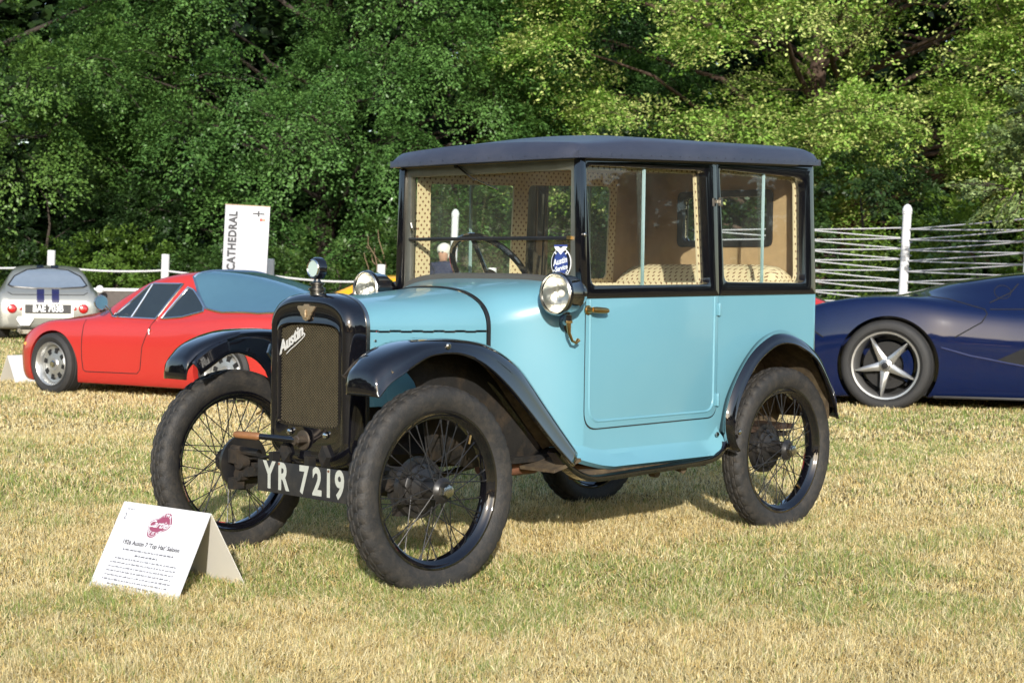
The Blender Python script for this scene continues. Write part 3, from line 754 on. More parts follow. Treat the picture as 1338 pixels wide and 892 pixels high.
# oval club badge on the glass
def ell(cx, cz, a, c, n=36, w0=0, w1=2*pi): return [(cx+a*math.cos(w0+(w1-w0)*k/n), cz+c*math.sin(w0+(w1-w0)*k/n)) for k in range(n)]
b = MB(); bx = .7455; cy_, cz_ = -.372, 1.040
b.prism(ell(cy_, cz_, .047, .053), lambda p: (bx+.002, p[0], p[1]), (-.002, 0, 0), 0)
b.prism(ell(cy_, cz_, .044, .050), lambda p: (bx-.0003, p[0], p[1]), (-.0008, 0, 0), 1)
b.prism(ell(cy_, cz_, .033, .042), lambda p: (bx-.0013, p[0], p[1]), (-.0008, 0, 0), 2)
wgp = [(0, .030), (.012, .040), (.034, .040), (.026, .026), (.012, .018), (0, .006), (-.012, .018), (-.026, .026), (-.034, .040), (-.012, .040)]
b.prism([(cy_+p[0]*.9, cz_+.024+p[1]*.85) for p in wgp][::-1], lambda p: (bx-.0022, p[0], p[1]), (-.001, 0, 0), 0)
b.prism([(cy_-.031, cz_+.058), (cy_+.031, cz_+.058), (cy_+.031, cz_+.064), (cy_-.031, cz_+.064)], lambda p: (bx-.002, p[0], p[1]), (-.001, 0, 0), 2)
put_text(b, 'Austin', .030, (bx-.0024, cy_+.003, cz_+.006), (0, -1, .22), (0, .22, 1), off=.0004, sx=.85, shear=.25, offset=.0009, mi=0)
put_text(b, 'Service', .024, (bx-.0024, cy_-.003, cz_-.018), (0, -1, .22), (0, .22, 1), off=.0004, sx=.85, shear=.25, offset=.0008, mi=0)
for k in range(11):
    a = R(215+k*11); b.box((bx-.0016, cy_-.0385*math.cos(a)*1.0, cz_+.046*math.sin(a)), (.001, .005, .005), 0)
for a in (R(50), R(130)): b.box((bx-.0016, cy_-.039*math.cos(a), cz_+.045*math.sin(a)), (.001, .012, .005), 0, Matrix.Rotation(a-pi/2, 3, 'X'))
b.build('club_badge', [STICKW, mat('sticker_black', (.01, .01, .012), .3), STICKB], wsf, recalc=False)

# ---- roof
b = MB(); NX, NY = 40, 36; x0, x1, hw = .664, 2.232, .508
def redge(x): return 1.411+(x-.70)*.040
rows_t = []
for i in range(NX+1):
    row = []
    for j in range(NY+1):
        u = -1+2*i/NX; v = -1+2*j/NY
        # squircle map of the plan so that the corners are rounded
        k = 1-.05*(u*u*v*v)**1.5
        xx = (x0+x1)/2+(x1-x0)/2*u*k; yy = hw*v*k
        d = max(abs(u), abs(v)); e = 1-d**8
        edge = min(1.0, ((1-abs(v))*hw/.085)), min(1.0, (1+u)*(x1-x0)/2/.07), min(1.0, (1-u)*(x1-x0)/2/.16)
        rise = 1.0
        for q in edge: rise *= (1-(1-q)**2.4)**.5 if q < 1 else 1
        t = (xx-x0)/(x1-x0)
        crown = (.046+.042*sm(t/.30))*(1-.42*v*v)-.012*t
        row.append((xx, yy, redge(xx)+.014+crown*rise))
    rows_t.append(row)
b.grid(rows_t)
peri = [rows_t[0][j] for j in range(NY+1)]+[rows_t[i][NY] for i in range(1, NX+1)]+[rows_t[NX][j] for j in range(NY-1, -1, -1)]+[rows_t[i][0] for i in range(NX-1, 0, -1)]
lowp = [((p[0]-1.44)*.999+1.44, p[1]*.999, redge(p[0])-.010) for p in peri]
inp = [((p[0]-1.44)*.90+1.44, p[1]*.88, redge(p[0])-.008) for p in peri]
b.grid([peri, lowp, inp], cv=True)
for k in range(26):
    x = .74+k*.055; 
    b.lathe([(0, .0022), (.0015, .002), (.002, 0)], (x, -.5085, redge(x)+.004), (0, -1, 0), 8)
for k in range(16):
    y = -.45+k*.06; b.lathe([(0, .0022), (.0015, .002), (.002, 0)], (.6635, y, redge(.69)+.004), (-1, 0, 0), 8)
roof = b.build('roof', CLOTHROOF, car, 55)
b = MB(); b.box((1.44, 0, 1.432), (1.40, .87, .012), rot=Matrix.Rotation(R(-2.3), 3, 'Y')); b.build('headlining', BROWN, car)
b = MB()
P = [(.735, -.478), (2.10, -.487)]
b.box((1.43, -.452, 1.438), (1.34, .03, .026), rot=Matrix.Rotation(R(-2.3), 3, 'Y')); b.box((1.43, .452, 1.438), (1.34, .03, .026), rot=Matrix.Rotation(R(-2.3), 3, 'Y')); b.box((.752, 0, 1.409), (.04, .90, .018))
b.build('cant_rail', BLACK, car, bevel=.002)

# ---- inside
b = MB(); rows = []
for k in range(25):
    a = pi*k/24; y = -.432*math.copysign(abs(math.cos(a))**.22, math.cos(a)); t = (math.sin(a)**(.22 if a < pi/2 else .5)) if 0 < k < 24 else 0
    rows.append([(1.89, y, .81), (1.95, y, .81+.19*t), (1.975, y*.99, .81+.225*t), (2.01, y*.985, .81+.245*t), (2.06, y*.985, .81+.245*t), (2.11, y*.99, .81+.22*t), (2.145, y, .81)])
b.grid(rows); st_ = b.build('rear_seat', TRIM, car, 60)
b = MB(); b.box((1.70, 0, .70), (.40, .48, .14)); b.build('seat_cushion', TRIM, st_, bevel=.03)
for yy in (.20, -.20):
    b = MB(); b.box((1.14, yy, .60), (.42, .38, .12)); o = b.build('front_seat', LEATHER, car, bevel=.03)
    b = MB(); b.box((1.36, yy, .76), (.09, .37, .36), rot=Matrix.Rotation(R(10), 3, 'Y')); b.build('backrest', LEATHER, o, bevel=.03)
b = MB(); b.box((1.45, 0, .40), (1.3, .88, .02)); b.box((.79, 0, .80), (.03, .86, .16)); b.build('dashboard_floor', LEATHER, car)
C0 = Vector((.965, .185, .995)); nrm = Vector((.80, 0, .60)).normalized(); e1 = Vector((0, 1, 0)); e2 = nrm.cross(e1)
b = MB(); b.tube([C0+(e1*math.cos(2*pi*k/48)+e2*math.sin(2*pi*k/48))*.185 for k in range(48)], .0125, 10, closed=True)
for a in (90, 210, 330): b.tube([C0-nrm*.02, C0+(e1*math.cos(R(a))+e2*math.sin(R(a)))*.18], .009, 8)
b.lathe([(-.04, .03), (.0, .03), (.01, .02)], C0, nrm, 16); b.tube([C0, C0-nrm*.40], .014, 8)
b.build('steering_wheel', BLACK, car)

# ---- headlamps
def make_lamp():
    b = MB()
    b.lathe([(0.004, .064), (-.006, .069), (-.006, .073), (.002, .075), (.010, .073), (.014, .0715), (.045, .068), (.075, .060), (.078, .0605), (.082, .057), (.110, .043), (.135, .022), (.146, .0)], (0, 0, 0), (1, 0, 0), 40, caps=False)
    l = b.build('headlamp', BLACK, car, 40)
    b = MB(); b.lathe([(.001, .064), (.02, .060), (.045, .045), (.06, .02), (.062, .0)], (0, 0, 0), (1, 0, 0), 36, caps=False); b.build('reflector', REFLECT, l)
    b = MB(); b.sphere((.025, 0, 0), .014, n=8); b.build('bulb', mat('frosted_bulb', (.8, .8, .75), .2), l)
    b = MB(); b.lathe([(-.004, .0665), (-.010, .050), (-.0145, .028), (-.016, .0)], (0, 0, 0), (1, 0, 0), 36, caps=False)
    md_ = b.build('lens', LENS, l)
    b = MB(); b.lathe([(-.004, .065), (-.011, .067), (-.006, .072)], (0, 0, 0), (1, 0, 0), 40, closed=True); b.build('lamp_rim', NICKEL, l)
    return l
lm = make_lamp(); lm.location = (.585, -.498, .934)
l2 = copy_tree(lm, car); l2.location = (.588, .480, .934)
for sgn in (-1, 1):
    b = MB(); b.tube([(.655, sgn*.49, .862), (.655, sgn*.488, .842), (.665, sgn*.47, .836)], [.013, .015, .012], 10)
    b.prism(ell(.70, .835, .020, .036), lambda p: (p[0], sgn*.447, p[1]), (0, -sgn*.03, 0)); b.tube([(.66, sgn*.485, .84), (.70, sgn*.44, .835)], .012, 8)
    o = b.build('lamp_bracket', BLACK, car)
    b = MB(); b.tube([(.655, sgn*.492, .862), (.656, sgn*.492, .832), (.66, sgn*.492, .80), (.676, sgn*.492, .773), (.696, sgn*.492, .766), (.708, sgn*.492, .776)], [.008, .009, .006, .005, .005, .008], 8); b.lathe([(-.004, .014), (.004, .014)], (.656, sgn*.492, .838), (0, 0, 1), 10); b.build('hook', BRASS, o)
b = MB(); b.lathe([(-.005, .008), (.0, .008)], (1.0, -.49, .93), (0, 1, 0), 8)
# ================================================================== folded information card
cardT = thing('information_card', 'folded white card with rose emblem and printed text by the front wheel', 'sign')
BL, BR = Vector((-.775, .215, .0)), Vector((-.73, -.19, .0)); RB = Vector((-.40, -.105, .0)); RBL = RB+(BL-BR)
TR = Vector((-.545, -.110, .252)); TL = TR+(BL-BR)
# front panel
ux = (BR-BL).normalized(); fup = (TR-BR).normalized(); fn = ux.cross(fup)
def panel(a, b_, c, d, t, name, m, par):
    mb = MB(); n = (b_-a).cross(d-a).normalized()*t
    mb.add([a, b_, c, d, a+n, b_+n, c+n, d+n], [(3, 2, 1, 0), (4, 5, 6, 7), (0, 1, 5, 4), (1, 2, 6, 5), (2, 3, 7, 6), (3, 0, 4, 7)])
    return mb.build(name, m, par)
fp = panel(BL, BR, TR, TL, -.003, 'front_panel', CARD, cardT)
panel(RB, RBL, TL+Vector((.003, 0, 0)), TR+Vector((.003, 0, 0)), -.003, 'back_panel', CARDIN, cardT)
Wc = (BR-BL).length; Hc = (TR-BR).length
def cp2(u, v): return BL+ux*(u*Wc)+fup*(v*Hc)+fn*.0008
b = MB()
put_text(b, "1926 Austin 7 'Top Hat' Saloon", .0215, cp2(.5, .565), ux, fup, off=.0006, sx=.98, mi=0, offset=.0004)
put_text(b, "2", .030, cp2(.085, .84), ux, fup, off=.0006, sx=.7, mi=1)
b2 = random.Random(3)
def rowbars(u0, u1, v, h, mi):
    u = u0
    while u < u1-.01:
        wl = min(b2.uniform(.012, .045), u1-u); c = cp2(u+wl/2, v)
        p, q = cp2(u, v-h/2), cp2(u+wl, v+h/2)
        # word-length row of tiny letter strokes
        k = max(2, int(wl/.0062))
        for i in range(k):
            uu = u+wl*(i+.1)/k; ww = wl*.70/k; hh = h*b2.choice((.75, .75, 1.2))
            b.add([cp2(uu, v-h*.4)+fn*.0006, cp2(uu+ww, v-h*.4)+fn*.0006, cp2(uu+ww, v-h*.4+hh)+fn*.0006, cp2(uu, v-h*.4+hh)+fn*.0006], [(0, 1, 2, 3)], mi)
        u += wl+.010
rowbars(.21, .79, .487, .016, 1); rowbars(.37, .63, .435, .017, 0); rowbars(.075, .16, .925, .012, 1)
for i, (a0, a1) in enumerate([(.16, .86), (.125, .875), (.125, .875), (.12, .875), (.12, .875), (.11, .85), (.19, .72)]): rowbars(a0, a1, .385-.046*i, .0135, 1)
b.build('print', [INK, GREYINK], fp, recalc=False)
# rose emblem: rounded lozenge with white lettering
b = MB(); ec = (.5, .79)
def eo(r, t): # lozenge radius
    return .5
loz = [(-.62, -.05), (-.60, .18), (-.42, .36), (-.15, .50), (.10, .82), (.30, .92), (.52, .84), (.62, .60), (.72, .30), (.72, .08), (.55, -.22), (.15, -.50), (-.05, -.78), (-.28, -.86), (-.48, -.74), (-.56, -.45)]
lz = crom(loz+[loz[0]], 4)[:-1]
def E2(p, d): return cp2(ec[0], ec[1])+ux*(p[0]*.074)+fup*(p[1]*.052)+fn*d
b.add([E2(p, .0003) for p in lz], [tuple(range(len(lz)))], 0)
inn = [(p[0]*.90, p[1]*.90) for p in lz]; inn2 = [(p[0]*.86, p[1]*.86) for p in lz]
b.grid([[E2(p, .0007) for p in inn], [E2(p, .0007) for p in inn2]], cv=True, mi=1)
put_text(b, 'Cartier', .034, E2((.05, .05), .0012), ux-fup*.0, fup+ux*.25, off=.0006, sx=1.0, shear=.3, offset=.0007, mi=1)
def arctext(txt, c, r, a0, a1, size, flip):
    n = len(txt)
    for i, ch in enumerate(txt):
        if ch == ' ': continue
        a = R(a0+(a1-a0)*(i+.5)/n); p = (c[0]+r*math.cos(a), c[1]+r*math.sin(a))
        up = (ux*math.cos(a)+fup*math.sin(a))*(1 if not flip else -1); right = up.cross(fn)
        put_text(b, ch, size*1.1, E2(p, .0012), right, up, off=.0006, mi=1, offset=.0004)
arctext('THE', (.30, .30), .43, 130, 40, .015, False)
arctext('STYLE ET LUXE', (-.10, -.02), .56, 205, 318, .0125, True)
b.build('rose_emblem', [PINK, CARD], fp, recalc=False)

# ================================================================== background cars
CARRED = mat('red_paint', (.44, .030, .024), .25, var=.04, scale=3, coat=.6, bump=.01, bscale=5)
CARBLUE = mat('dark_blue_paint', (.004, .009, .040), .05, var=.1, coat=.1, bump=.004, bscale=3, metal=.0)
CARSILV = mat('pale_silver_paint', (.38, .38, .345), .28, .55, var=.05, coat=.6)
CARYEL = mat('yellow_paint', (.75, .36, .008), .25, var=.05, coat=.6)
STRIPE = mat('dark_blue_stripe', (.018, .018, .07), .25, coat=.5)
CGLASS = mat('car_glass', (.020, .028, .034), .04, var=.1, spec=.9)
CGLASS2 = mat('sky_reflection_glass', (.11, .23, .31), .05, .45, var=.06)  # pale blue base colour stands in for reflected sky
DARK = mat('wheel_well', (.008, .008, .008), .9)
ALLOY = mat('grey_alloy', (.50, .49, .47), .30, .8, var=.08)
ALLOYS = mat('silver_alloy', (.55, .55, .53), .35, .8, dirt=(.25, .24, .22), dirt_amt=.4)
TYRE2 = mat('black_tyre', (.022, .021, .020), .7, var=.3, bump=.2, bscale=120)
LAMPRED = mat('red_lens', (.40, .01, .012), .12, var=.1, coat=1)

def car_body(name, ST, m, parent, nx=5, ns=4, prof=None):
    """ST: stations (x, half width, bottom, shoulder, top, half width at top)"""
    S2 = crom(ST, nx); rows = []
    for x, wv, zb, zs, zt, wt in S2:
        h = [(0, zb), (wv*.80, zb), (wv*.955, zb+.05*(zs-zb)+.01), (wv*.995, zb+.42*(zs-zb)), (wv, zb+.66*(zs-zb)), (wv*.965, zb+.90*(zs-zb)), (wv*.90, zs), (wv*.90*.45+wt*.55, zs+(zt-zs)*.50), (wt, zs+(zt-zs)*.87), (wt*.72, zs+(zt-zs)*.975), (wt*.35, zt), (0, zt)]
        hh = crom(h, ns)
        rows.append([(x, -p[0], p[1]) for p in hh]+[(x, p[0], p[1]) for p in hh[::-1][1:-1]])
    b = MB(); b.grid(rows, cv=True); b.cap(rows[0]); b.cap(rows[-1])
    return b.build(name, m, parent, 50)
def wells(o, axles, y, r, depth=.32):
    cs = []
    for xa, za in axles:
        for sg in (-1, 1):
            b = MB(); b.lathe([(y-depth, r), (y+.4, r)], (xa, 0, za), (0, sg, 0), 48); cs.append(b.build('cutter', DARK))
    pm = o.parent; mw = [c for c in cs]
    for c in cs: c.parent = pm
    bpy.context.view_layer.update()
    boolean(o, cs); 
    o.data.polygons.foreach_set('use_smooth', [True]*len(o.data.polygons)); o.data.set_sharp_from_angle(angle=R(40))
def bvh_of(o):
    me = o.data; return BVHTree.FromPolygons([v.co.copy() for v in me.vertices], [tuple(p.vertices) for p in me.polygons])
class Surf:
    """projects 2D drawings onto a body: view 'side' (x,z), 'rear' (y,z) or 'top' (x,y)"""
    def __init__(s, o): s.b = bvh_of(o)
    def pt(s, p, view, off):
        if view == 'side': o, d = Vector((p[0], -5, p[1])), Vector((0, 1, 0))
        elif view == 'rear': o, d = Vector((9, p[0], p[1])), Vector((-1, 0, 0))
        elif view == 'front': o, d = Vector((-9, p[0], p[1])), Vector((1, 0, 0))
        else: o, d = Vector((p[0], p[1], 5)), Vector((0, 0, -1))
        h = s.b.ray_cast(o, d)
        if h[0] is None: h = s.b.find_nearest(o+d*(4.6 if view == 'side' else 6.5))
        n = h[1] if h[1].dot(d) < 0 else -h[1]
        return h[0]+n*off
    def patch(s, name, poly, view, m, parent, off=.004, sub=4):
        bm = bmesh.new(); vs_ = [bm.verts.new((p[0], p[1], 0)) for p in poly]; f = bm.faces.new(vs_)
        bmesh.ops.triangulate(bm, faces=bm.faces)
        for _ in range(sub):
            es = [e for e in bm.edges if e.calc_length() > .06]
            if not es: break
            bmesh.ops.subdivide_edges(bm, edges=es, cuts=1); bmesh.ops.triangulate(bm, faces=bm.faces)
        V = [s.pt((v.co.x, v.co.y), view, off) for v in bm.verts]; bm.verts.index_update()
        F = [tuple(v.index for v in f.verts) for f in bm.faces]; bm.free()
        b = MB(); b.add(V, F); return b.build(name, m, parent, 60)
    def line(s, mb, pts, view, rad, off=.002, closed=False, dens=.03, mi=0):
        P = []
        pts = list(pts)+([pts[0]] if closed else [])
        for a, c in zip(pts[:-1], pts[1:]):
            n = max(1, int(math.dist(a, c)/dens)); P += [(a[0]+(c[0]-a[0])*k/n, a[1]+(c[1]-a[1])*k/n) for k in range(n)]
        if not closed: P.append(pts[-1])
        mb.tube([s.pt(p, view, off) for p in P], rad, 6, mi, closed=closed)
def tyre_mesh(b, R_, rim, hw, n=64, grooves=True):
    pr = [(-hw*.80, rim), (-hw*.97, rim+(R_-rim)*.25), (-hw, rim+(R_-rim)*.55), (-hw*.93, R_-.02), (-hw*.80, R_-.005), (-hw*.5, R_), (-hw*.46, R_-.008), (-hw*.40, R_-.008), (-hw*.36, R_), (hw*.36, R_), (hw*.40, R_-.008), (hw*.46, R_-.008), (hw*.5, R_), (hw*.8, R_-.005), (hw*.93, R_-.02), (hw, rim+(R_-rim)*.5), (hw*.8, rim), (0, rim-.01)]
    b.lathe(pr, n=n, closed=True)

# ---- small red coupe
red = thing('red_coupe', 'low red coupe with large sloping rear window behind the old saloon front wing', 'car', (4.046, 7.781, 0), R(-76.5))
ST = [(-.60, .20, .22, .30, .33, .08), (-.52, .42, .15, .40, .43, .22), (-.36, .55, .10, .50, .53, .32), (-.12, .60, .10, .585, .60, .38), (.15, .61, .10, .605, .645, .40), (.42, .61, .10, .625, .70, .42), (.62, .61, .10, .63, .82, .42), (.86, .61, .10, .635, .945, .40), (1.10, .615, .10, .64, 1.0, .39), (1.35, .625, .10, .65, 1.015, .34), (1.60, .64, .10, .665, .995, .27), (1.85, .65, .10, .68, .95, .24), (2.10, .645, .11, .685, .885, .23), (2.35, .61, .14, .67, .80, .24), (2.52, .55, .20, .63, .70, .28), (2.58, .42, .27, .56, .60, .26)]
rb = car_body('body', ST, CARRED, red); wells(rb, [(0, .235), (1.80, .245)], .60, .285)
sf = Surf(rb)
win1 = [(.600, .640), (.715, .745), (.885, .895), (.94, .908), (1.225, .910), (1.20, .86), (1.075, .634)]
frontL = [(.600, .640), (.715, .745), (.885, .895), (.905, .902), (.80, .640)]
doorG = [(.82, .640), (.925, .905), (1.225, .912), (1.075, .634)]
quart = [(1.135, .637), (1.28, .885), (1.34, .865), (1.52, .735), (1.54, .70), (1.35, .655)]
sf.patch('quarter_light', frontL, 'side', CGLASS, rb); sf.patch('door_glass', doorG, 'side', CGLASS, rb); sf.patch('quarter_window', quart, 'side', CGLASS, rb)
b = MB()
for q in (win1, quart): sf.line(b, q, 'side', .009, .004, closed=True)
sf.line(b, [(.81, .64), (.915, .905)], 'side', .009, .004); b.build('window_trim', CHROME, rb)
b = MB(); sf.line(b, [(.34, .64), (.335, .30), (.345, .215), (.37, .20), (.92, .205), (.955, .24), (.985, .42), (1.075, .63)], 'side', .0035, .000); b.build('door_gap', DARK, rb)
rwin = [(1.285, -.36), (1.40, -.43), (1.55, -.515), (1.75, -.555), (2.10, -.56), (2.30, -.50), (2.38, -.2), (2.38, .2), (2.30, .42), (2.10, .43), (1.85, .38), (1.60, .31), (1.47, .20), (1.43, .05), (1.38, -.15), (1.33, -.27)]
sf.patch('rear_window', rwin, 'top', CGLASS2, rb, .005, 6)
b = MB(); sf.line(b, rwin, 'top', .011, .005, closed=True); b.build('rear_window_trim', CHROME, rb)
ws_ = [(.50, -.36), (.84, -.36), (.88, 0), (.84, .36), (.50, .36), (.46, 0)]
sf.patch('windscreen', ws_, 'top', CGLASS2, rb)
b = MB(); p = sf.pt((1.06, .555), 'side', .0); b.lathe([(0, .012), (.014, .010)], p, (0, -1, 0), 10); b.tube([p+Vector((-.01, -.012, 0)), p+Vector((.0, -.016, -.04))], .007, 6); b.build('door_handle', CHROME, rb)
b = MB(); p = Vector((.58, -.64, .755)); b.lathe([(0, .058), (-.006, .060), (-.03, .05), (-.05, .02), (-.052, 0)], p, (.93, -.25, 0), 28); b.tube([p+Vector((.03, .01, -.02)), (.63, -.60, .70), (.64, -.585, .655)], .008, 6); mr = b.build('mirror', CHROME, red)
b = MB(); b.lathe([(.003, .053), (.003, 0)], p, (.93, -.25, 0), 28, caps=False); b.build('mirror_glass', CGLASS2, mr)
b = MB(); p = sf.pt((-.36, .40), 'side', 0); b.lathe([(0, .016), (.008, .012), (.01, 0)], p, (0, -1, 0), 10); b.build('side_lamp', mat('amber_lens', (.7, .35, .1), .2), rb)
for yy in (-.40, .40):
    b = MB(); b.lathe([(-.01, .07), (.02, .06), (.025, 0)], sf.pt((yy, .60), 'rear', 0), (1, 0, 0), 16); b.build('tail_lamp', LAMPRED, rb)
def slot_wheel(parent, name, R_, rim, hw):
    b = MB(); b.lathe([(-hw*.85, rim), (-hw*.92, rim-.004), (-hw*.8, rim-.018), (-hw*.35, rim-.03), (-hw*.30, rim*.68), (-hw*.42, rim*.62), (-hw*.50, rim*.30), (-hw*.62, rim*.24), (-hw*.62, 0)], n=48, caps=False)
    b.lathe([(hw*.8, rim), (0, rim-.03), (-hw*.3, rim-.035)], n=48, caps=False)
    for k in range(8):
        a = 2*pi*k/8; c = Vector((rim*.60*math.cos(a), -hw*.40, rim*.60*math.sin(a)))
        b.box(c, (rim*.24, .014, rim*.20), 1, Matrix.Rotation(-a, 3, 'Y'))
    o = b.build(name, [ALLOYS, DARK], parent, 40)
    b = MB(); tyre_mesh(b, R_, rim, hw); b.build('tyre', TYRE2, o)
    b = MB(); b.lathe([(-hw*.66, rim*.17), (-hw*.74, rim*.13), (-hw*.75, 0)], n=6); b.build('centre_cap', CHROME, o); return o
wr = slot_wheel(red, 'wheel', .252, .178, .10); wr.location = (0, -.525, .247); wr.rotation_euler = (0, .2, R(-4))
for x, y, rz in ((1.80, -.53, 0), (0, .525, pi), (1.80, .53, pi)):
    c = copy_tree(wr, red); c.location = (x, y, .247); c.rotation_euler = (0, x, rz)
b = MB(); b.box((1.0, 0, .16), (2.4, .9, .1)); b.build('underbody', DARK, red)

# ---- dark blue supercar
blue = thing('blue_supercar', 'glossy dark blue low supercar with grey five spoke wheel at the right edge', 'car', (8.543, 2.975, 0), R(-60))
ST = [(-1.12, .35, .18, .34, .36, .2), (-1.05, .60, .12, .46, .48, .35), (-.85, .80, .10, .66, .67, .50), (-.60, .90, .09, .80, .79, .55), (-.30, .945, .09, .865, .855, .56), (0, .965, .10, .885, .885, .54), (.28, .965, .10, .868, .955, .52), (.50, .95, .10, .84, 1.01, .52), (.75, .94, .10, .815, 1.05, .54), (1.0, .935, .10, .80, 1.085, .55), (1.4, .94, .10, .80, 1.115, .56), (1.8, .96, .10, .83, 1.10, .56), (2.3, .985, .10, .89, 1.03, .55), (2.65, .99, .10, .91, .965, .55), (3.1, .98, .14, .89, .91, .55), (3.45, .93, .22, .83, .84, .5), (3.55, .80, .32, .76, .77, .45)]
bb = car_body('body', ST, CARBLUE, blue); wells(bb, [(0, .350), (2.65, .355)], .95, .388, .36)
sb = Surf(bb)
b = MB(); sb.line(b, [(.40, .50), (.62, .44), (.90, .39), (1.25, .33)], 'side', .008, .003); b.build('side_crease', mat('blue_highlight_edge', (.025, .03, .08), .1, coat=1), bb)
sb.patch('side_intake', [(.80, .405), (1.02, .51), (1.45, .66), (1.6, .62), (1.5, .34), (1.25, .315)], 'side', DARK, bb, .004)
for q in ([(.30, .895), (.45, .875), (.72, .80), (.74, .765), (.70, .70), (.50, .58)], [(.76, .80), (1.3, .81)], [(-.50, .56), (-.62, .64)], [(.98, 1.0), (.92, .93), (.76, .85)]):
    b = MB(); sb.line(b, q, 'side', .005, .0); b.build('panel_gap', DARK, bb)
b = MB(); sb.line(b, [(.86+.062*math.cos(t), .935+.052*math.sin(t)) for t in np.linspace(0, 2*pi, 25)[:-1]], 'side', .003, .0, closed=True); b.build('filler_flap', DARK, bb)
sb.patch('windscreen', [(.55, -.50), (1.15, -.46), (1.22, 0), (1.15, .46), (.55, .50), (.42, 0)], 'top', CGLASS, bb, .004)
sb.patch('side_window', [(1.02, .93), (1.25, 1.06), (1.7, 1.07), (2.1, .97), (1.9, .90), (1.3, .87)], 'side', CGLASS, bb, .004)
b = MB(); b.box((1.3, -.86, .115), (1.9, .16, .02)); b.build('sill_blade', BLACKSAT, blue, bevel=.004)
b = MB(); b.box((1.3, 0, .16), (3.6, 1.5, .1)); b.build('underbody', DARK, blue)
def star_wheel(parent):
    R_, rim, hw = .356, .266, .128
    b = MB(); b.lathe([(-hw*.82, rim), (-hw*.90, rim-.001), (-hw*.88, rim-.016), (-hw*.70, rim-.024), (-hw*.3, rim-.034), (hw*.8, rim-.03), (hw*.82, rim)], n=72, caps=False)
    o = b.build('wheel', ALLOY, parent, 35)
    for k in range(5):
        a = R(-97+72*k); rd = Vector((math.cos(a), 0, math.sin(a))); td = Vector((-math.sin(a), 0, math.cos(a))); f = Vector((0, -1, 0))
        b = MB(); P = []
        for r_, wd, yy in ((.045, .040, .095), (.09, .031, .100), (.16, .022, .106), (.22, .012, .108), (.243, .006, .106)):
            c = rd*r_+f*yy; P.append([c+td*wd-f*.03, c+td*wd*.9, c+td*wd*.25+f*.010, c-td*wd*.25+f*.010, c-td*wd*.9, c-td*wd-f*.03])
        b.grid(P, cv=True); b.cap(P[0]); b.cap(P[-1]); b.build('spoke', ALLOY, o, 30)
    b = MB(); tyre_mesh(b, R_, rim, hw, 80); b.build('tyre', TYRE2, o)
    b = MB(); b.lathe([(-.095, .052), (-.110, .050), (-.115, .036), (-.100, .034), (-.118, .030), (-.123, .012), (-.123, 0)], n=32); b.build('centre_nut', ALLOY, o)
    b = MB(); b.lathe([(-.1235, .026), (-.1245, .02), (-.1245, 0)], n=24); b.build('hub_cap', BLACKSAT, o)
    b = MB(); b.lathe([(-.030, .10), (-.030, .185), (-.012, .185), (-.012, .10)], n=48, closed=True); b.lathe([(-.045, .06), (-.035, .10), (-.02, .10)], n=32)
    for k in range(10): a = 2*pi*k/10; b.lathe([(-.035, .008), (-.046, .007), (-.046, 0)], (.108*math.cos(a), 0, .108*math.sin(a)), n=8)
    b.build('brake_disc', mat('carbon_disc', (.022, .021, .02), .7, var=.25, spec=.2, scale=60), o)
    b = MB(); P = []
    for k in range(13):
        a = R(-38+76*k/12); P.append([(r_*math.cos(a), y_, r_*math.sin(a)) for r_, y_ in ((.125, -.05), (.135, -.066), (.185, -.068), (.205, -.05), (.2, .03), (.125, .03))])
    b.grid(P, cv=True); b.cap(P[0]); b.cap(P[-1]); b.build('brake_caliper', CARBLUE, o, 40)
    return o
wb = star_wheel(blue); wb.location = (0, -.845, .350); wb.rotation_euler = (0, 0, R(-9))
for x, y, rz in ((2.65, -.85, 0), (0, .845, pi), (2.65, .85, pi)):
    c = copy_tree(wb, blue); c.location = (x, y, .350); c.rotation_euler = (0, 0, rz)

# ---- silver coupe seen from behind
silv = thing('silver_coupe', 'pale silver coupe with two dark blue stripes seen from behind, at the far left', 'car', (10.25, 19.40, 0), R(240.5))
ST = [(-.62, .25, .25, .36, .40, .1), (-.5, .50, .18, .50, .52, .3), (-.2, .68, .16, .60, .62, .45), (.3, .72, .16, .66, .70, .48), (.6, .73, .16, .70, .85, .48), (.95, .74, .16, .72, 1.05, .46), (1.3, .745, .16, .735, 1.095, .47), (1.65, .75, .16, .74, 1.085, .48), (1.95, .755, .16, .745, 1.01, .52), (2.2, .75, .16, .74, .86, .56), (2.40, .735, .16, .715, .755, .58), (2.52, .71, .17, .67, .685, .58), (2.58, .67, .20, .58, .60, .55), (2.60, .58, .24, .50, .52, .48)]
sv = car_body('body', ST, CARSILV, silv); wells(sv, [(0, .27), (2.02, .27)], .72, .30)
ss = Surf(sv)
rw = [(-.50, .775), (-.555, .80), (-.47, .93), (-.30, 1.02), (-.1, 1.045), (.1, 1.045), (.30, 1.02), (.47, .93), (.555, .80), (.50, .775), (.2, .755), (-.2, .755)]
ss.patch('rear_window', rw, 'rear', mat('sky_reflection_grey_glass', (.25, .30, .36), .08, .3), sv, .006, 5)  # grey-blue of the pane is the sky reflection, painted in
b = MB(); ss.line(b, rw, 'rear', .012, .005, closed=True); b.build('window_seal', BLACKSAT, sv)
for yy in (-.105, .105):
    ss.patch('stripe', [(yy-.052, .52), (yy+.052, .52), (yy+.052, .742), (yy-.052, .742)], 'rear', STRIPE, sv, .005, 4)
    ss.patch('stripe', [(.4, yy-.052), (1.80, yy-.052), (1.80, yy+.052), (.4, yy+.052)], 'top', STRIPE, sv, .005, 5)
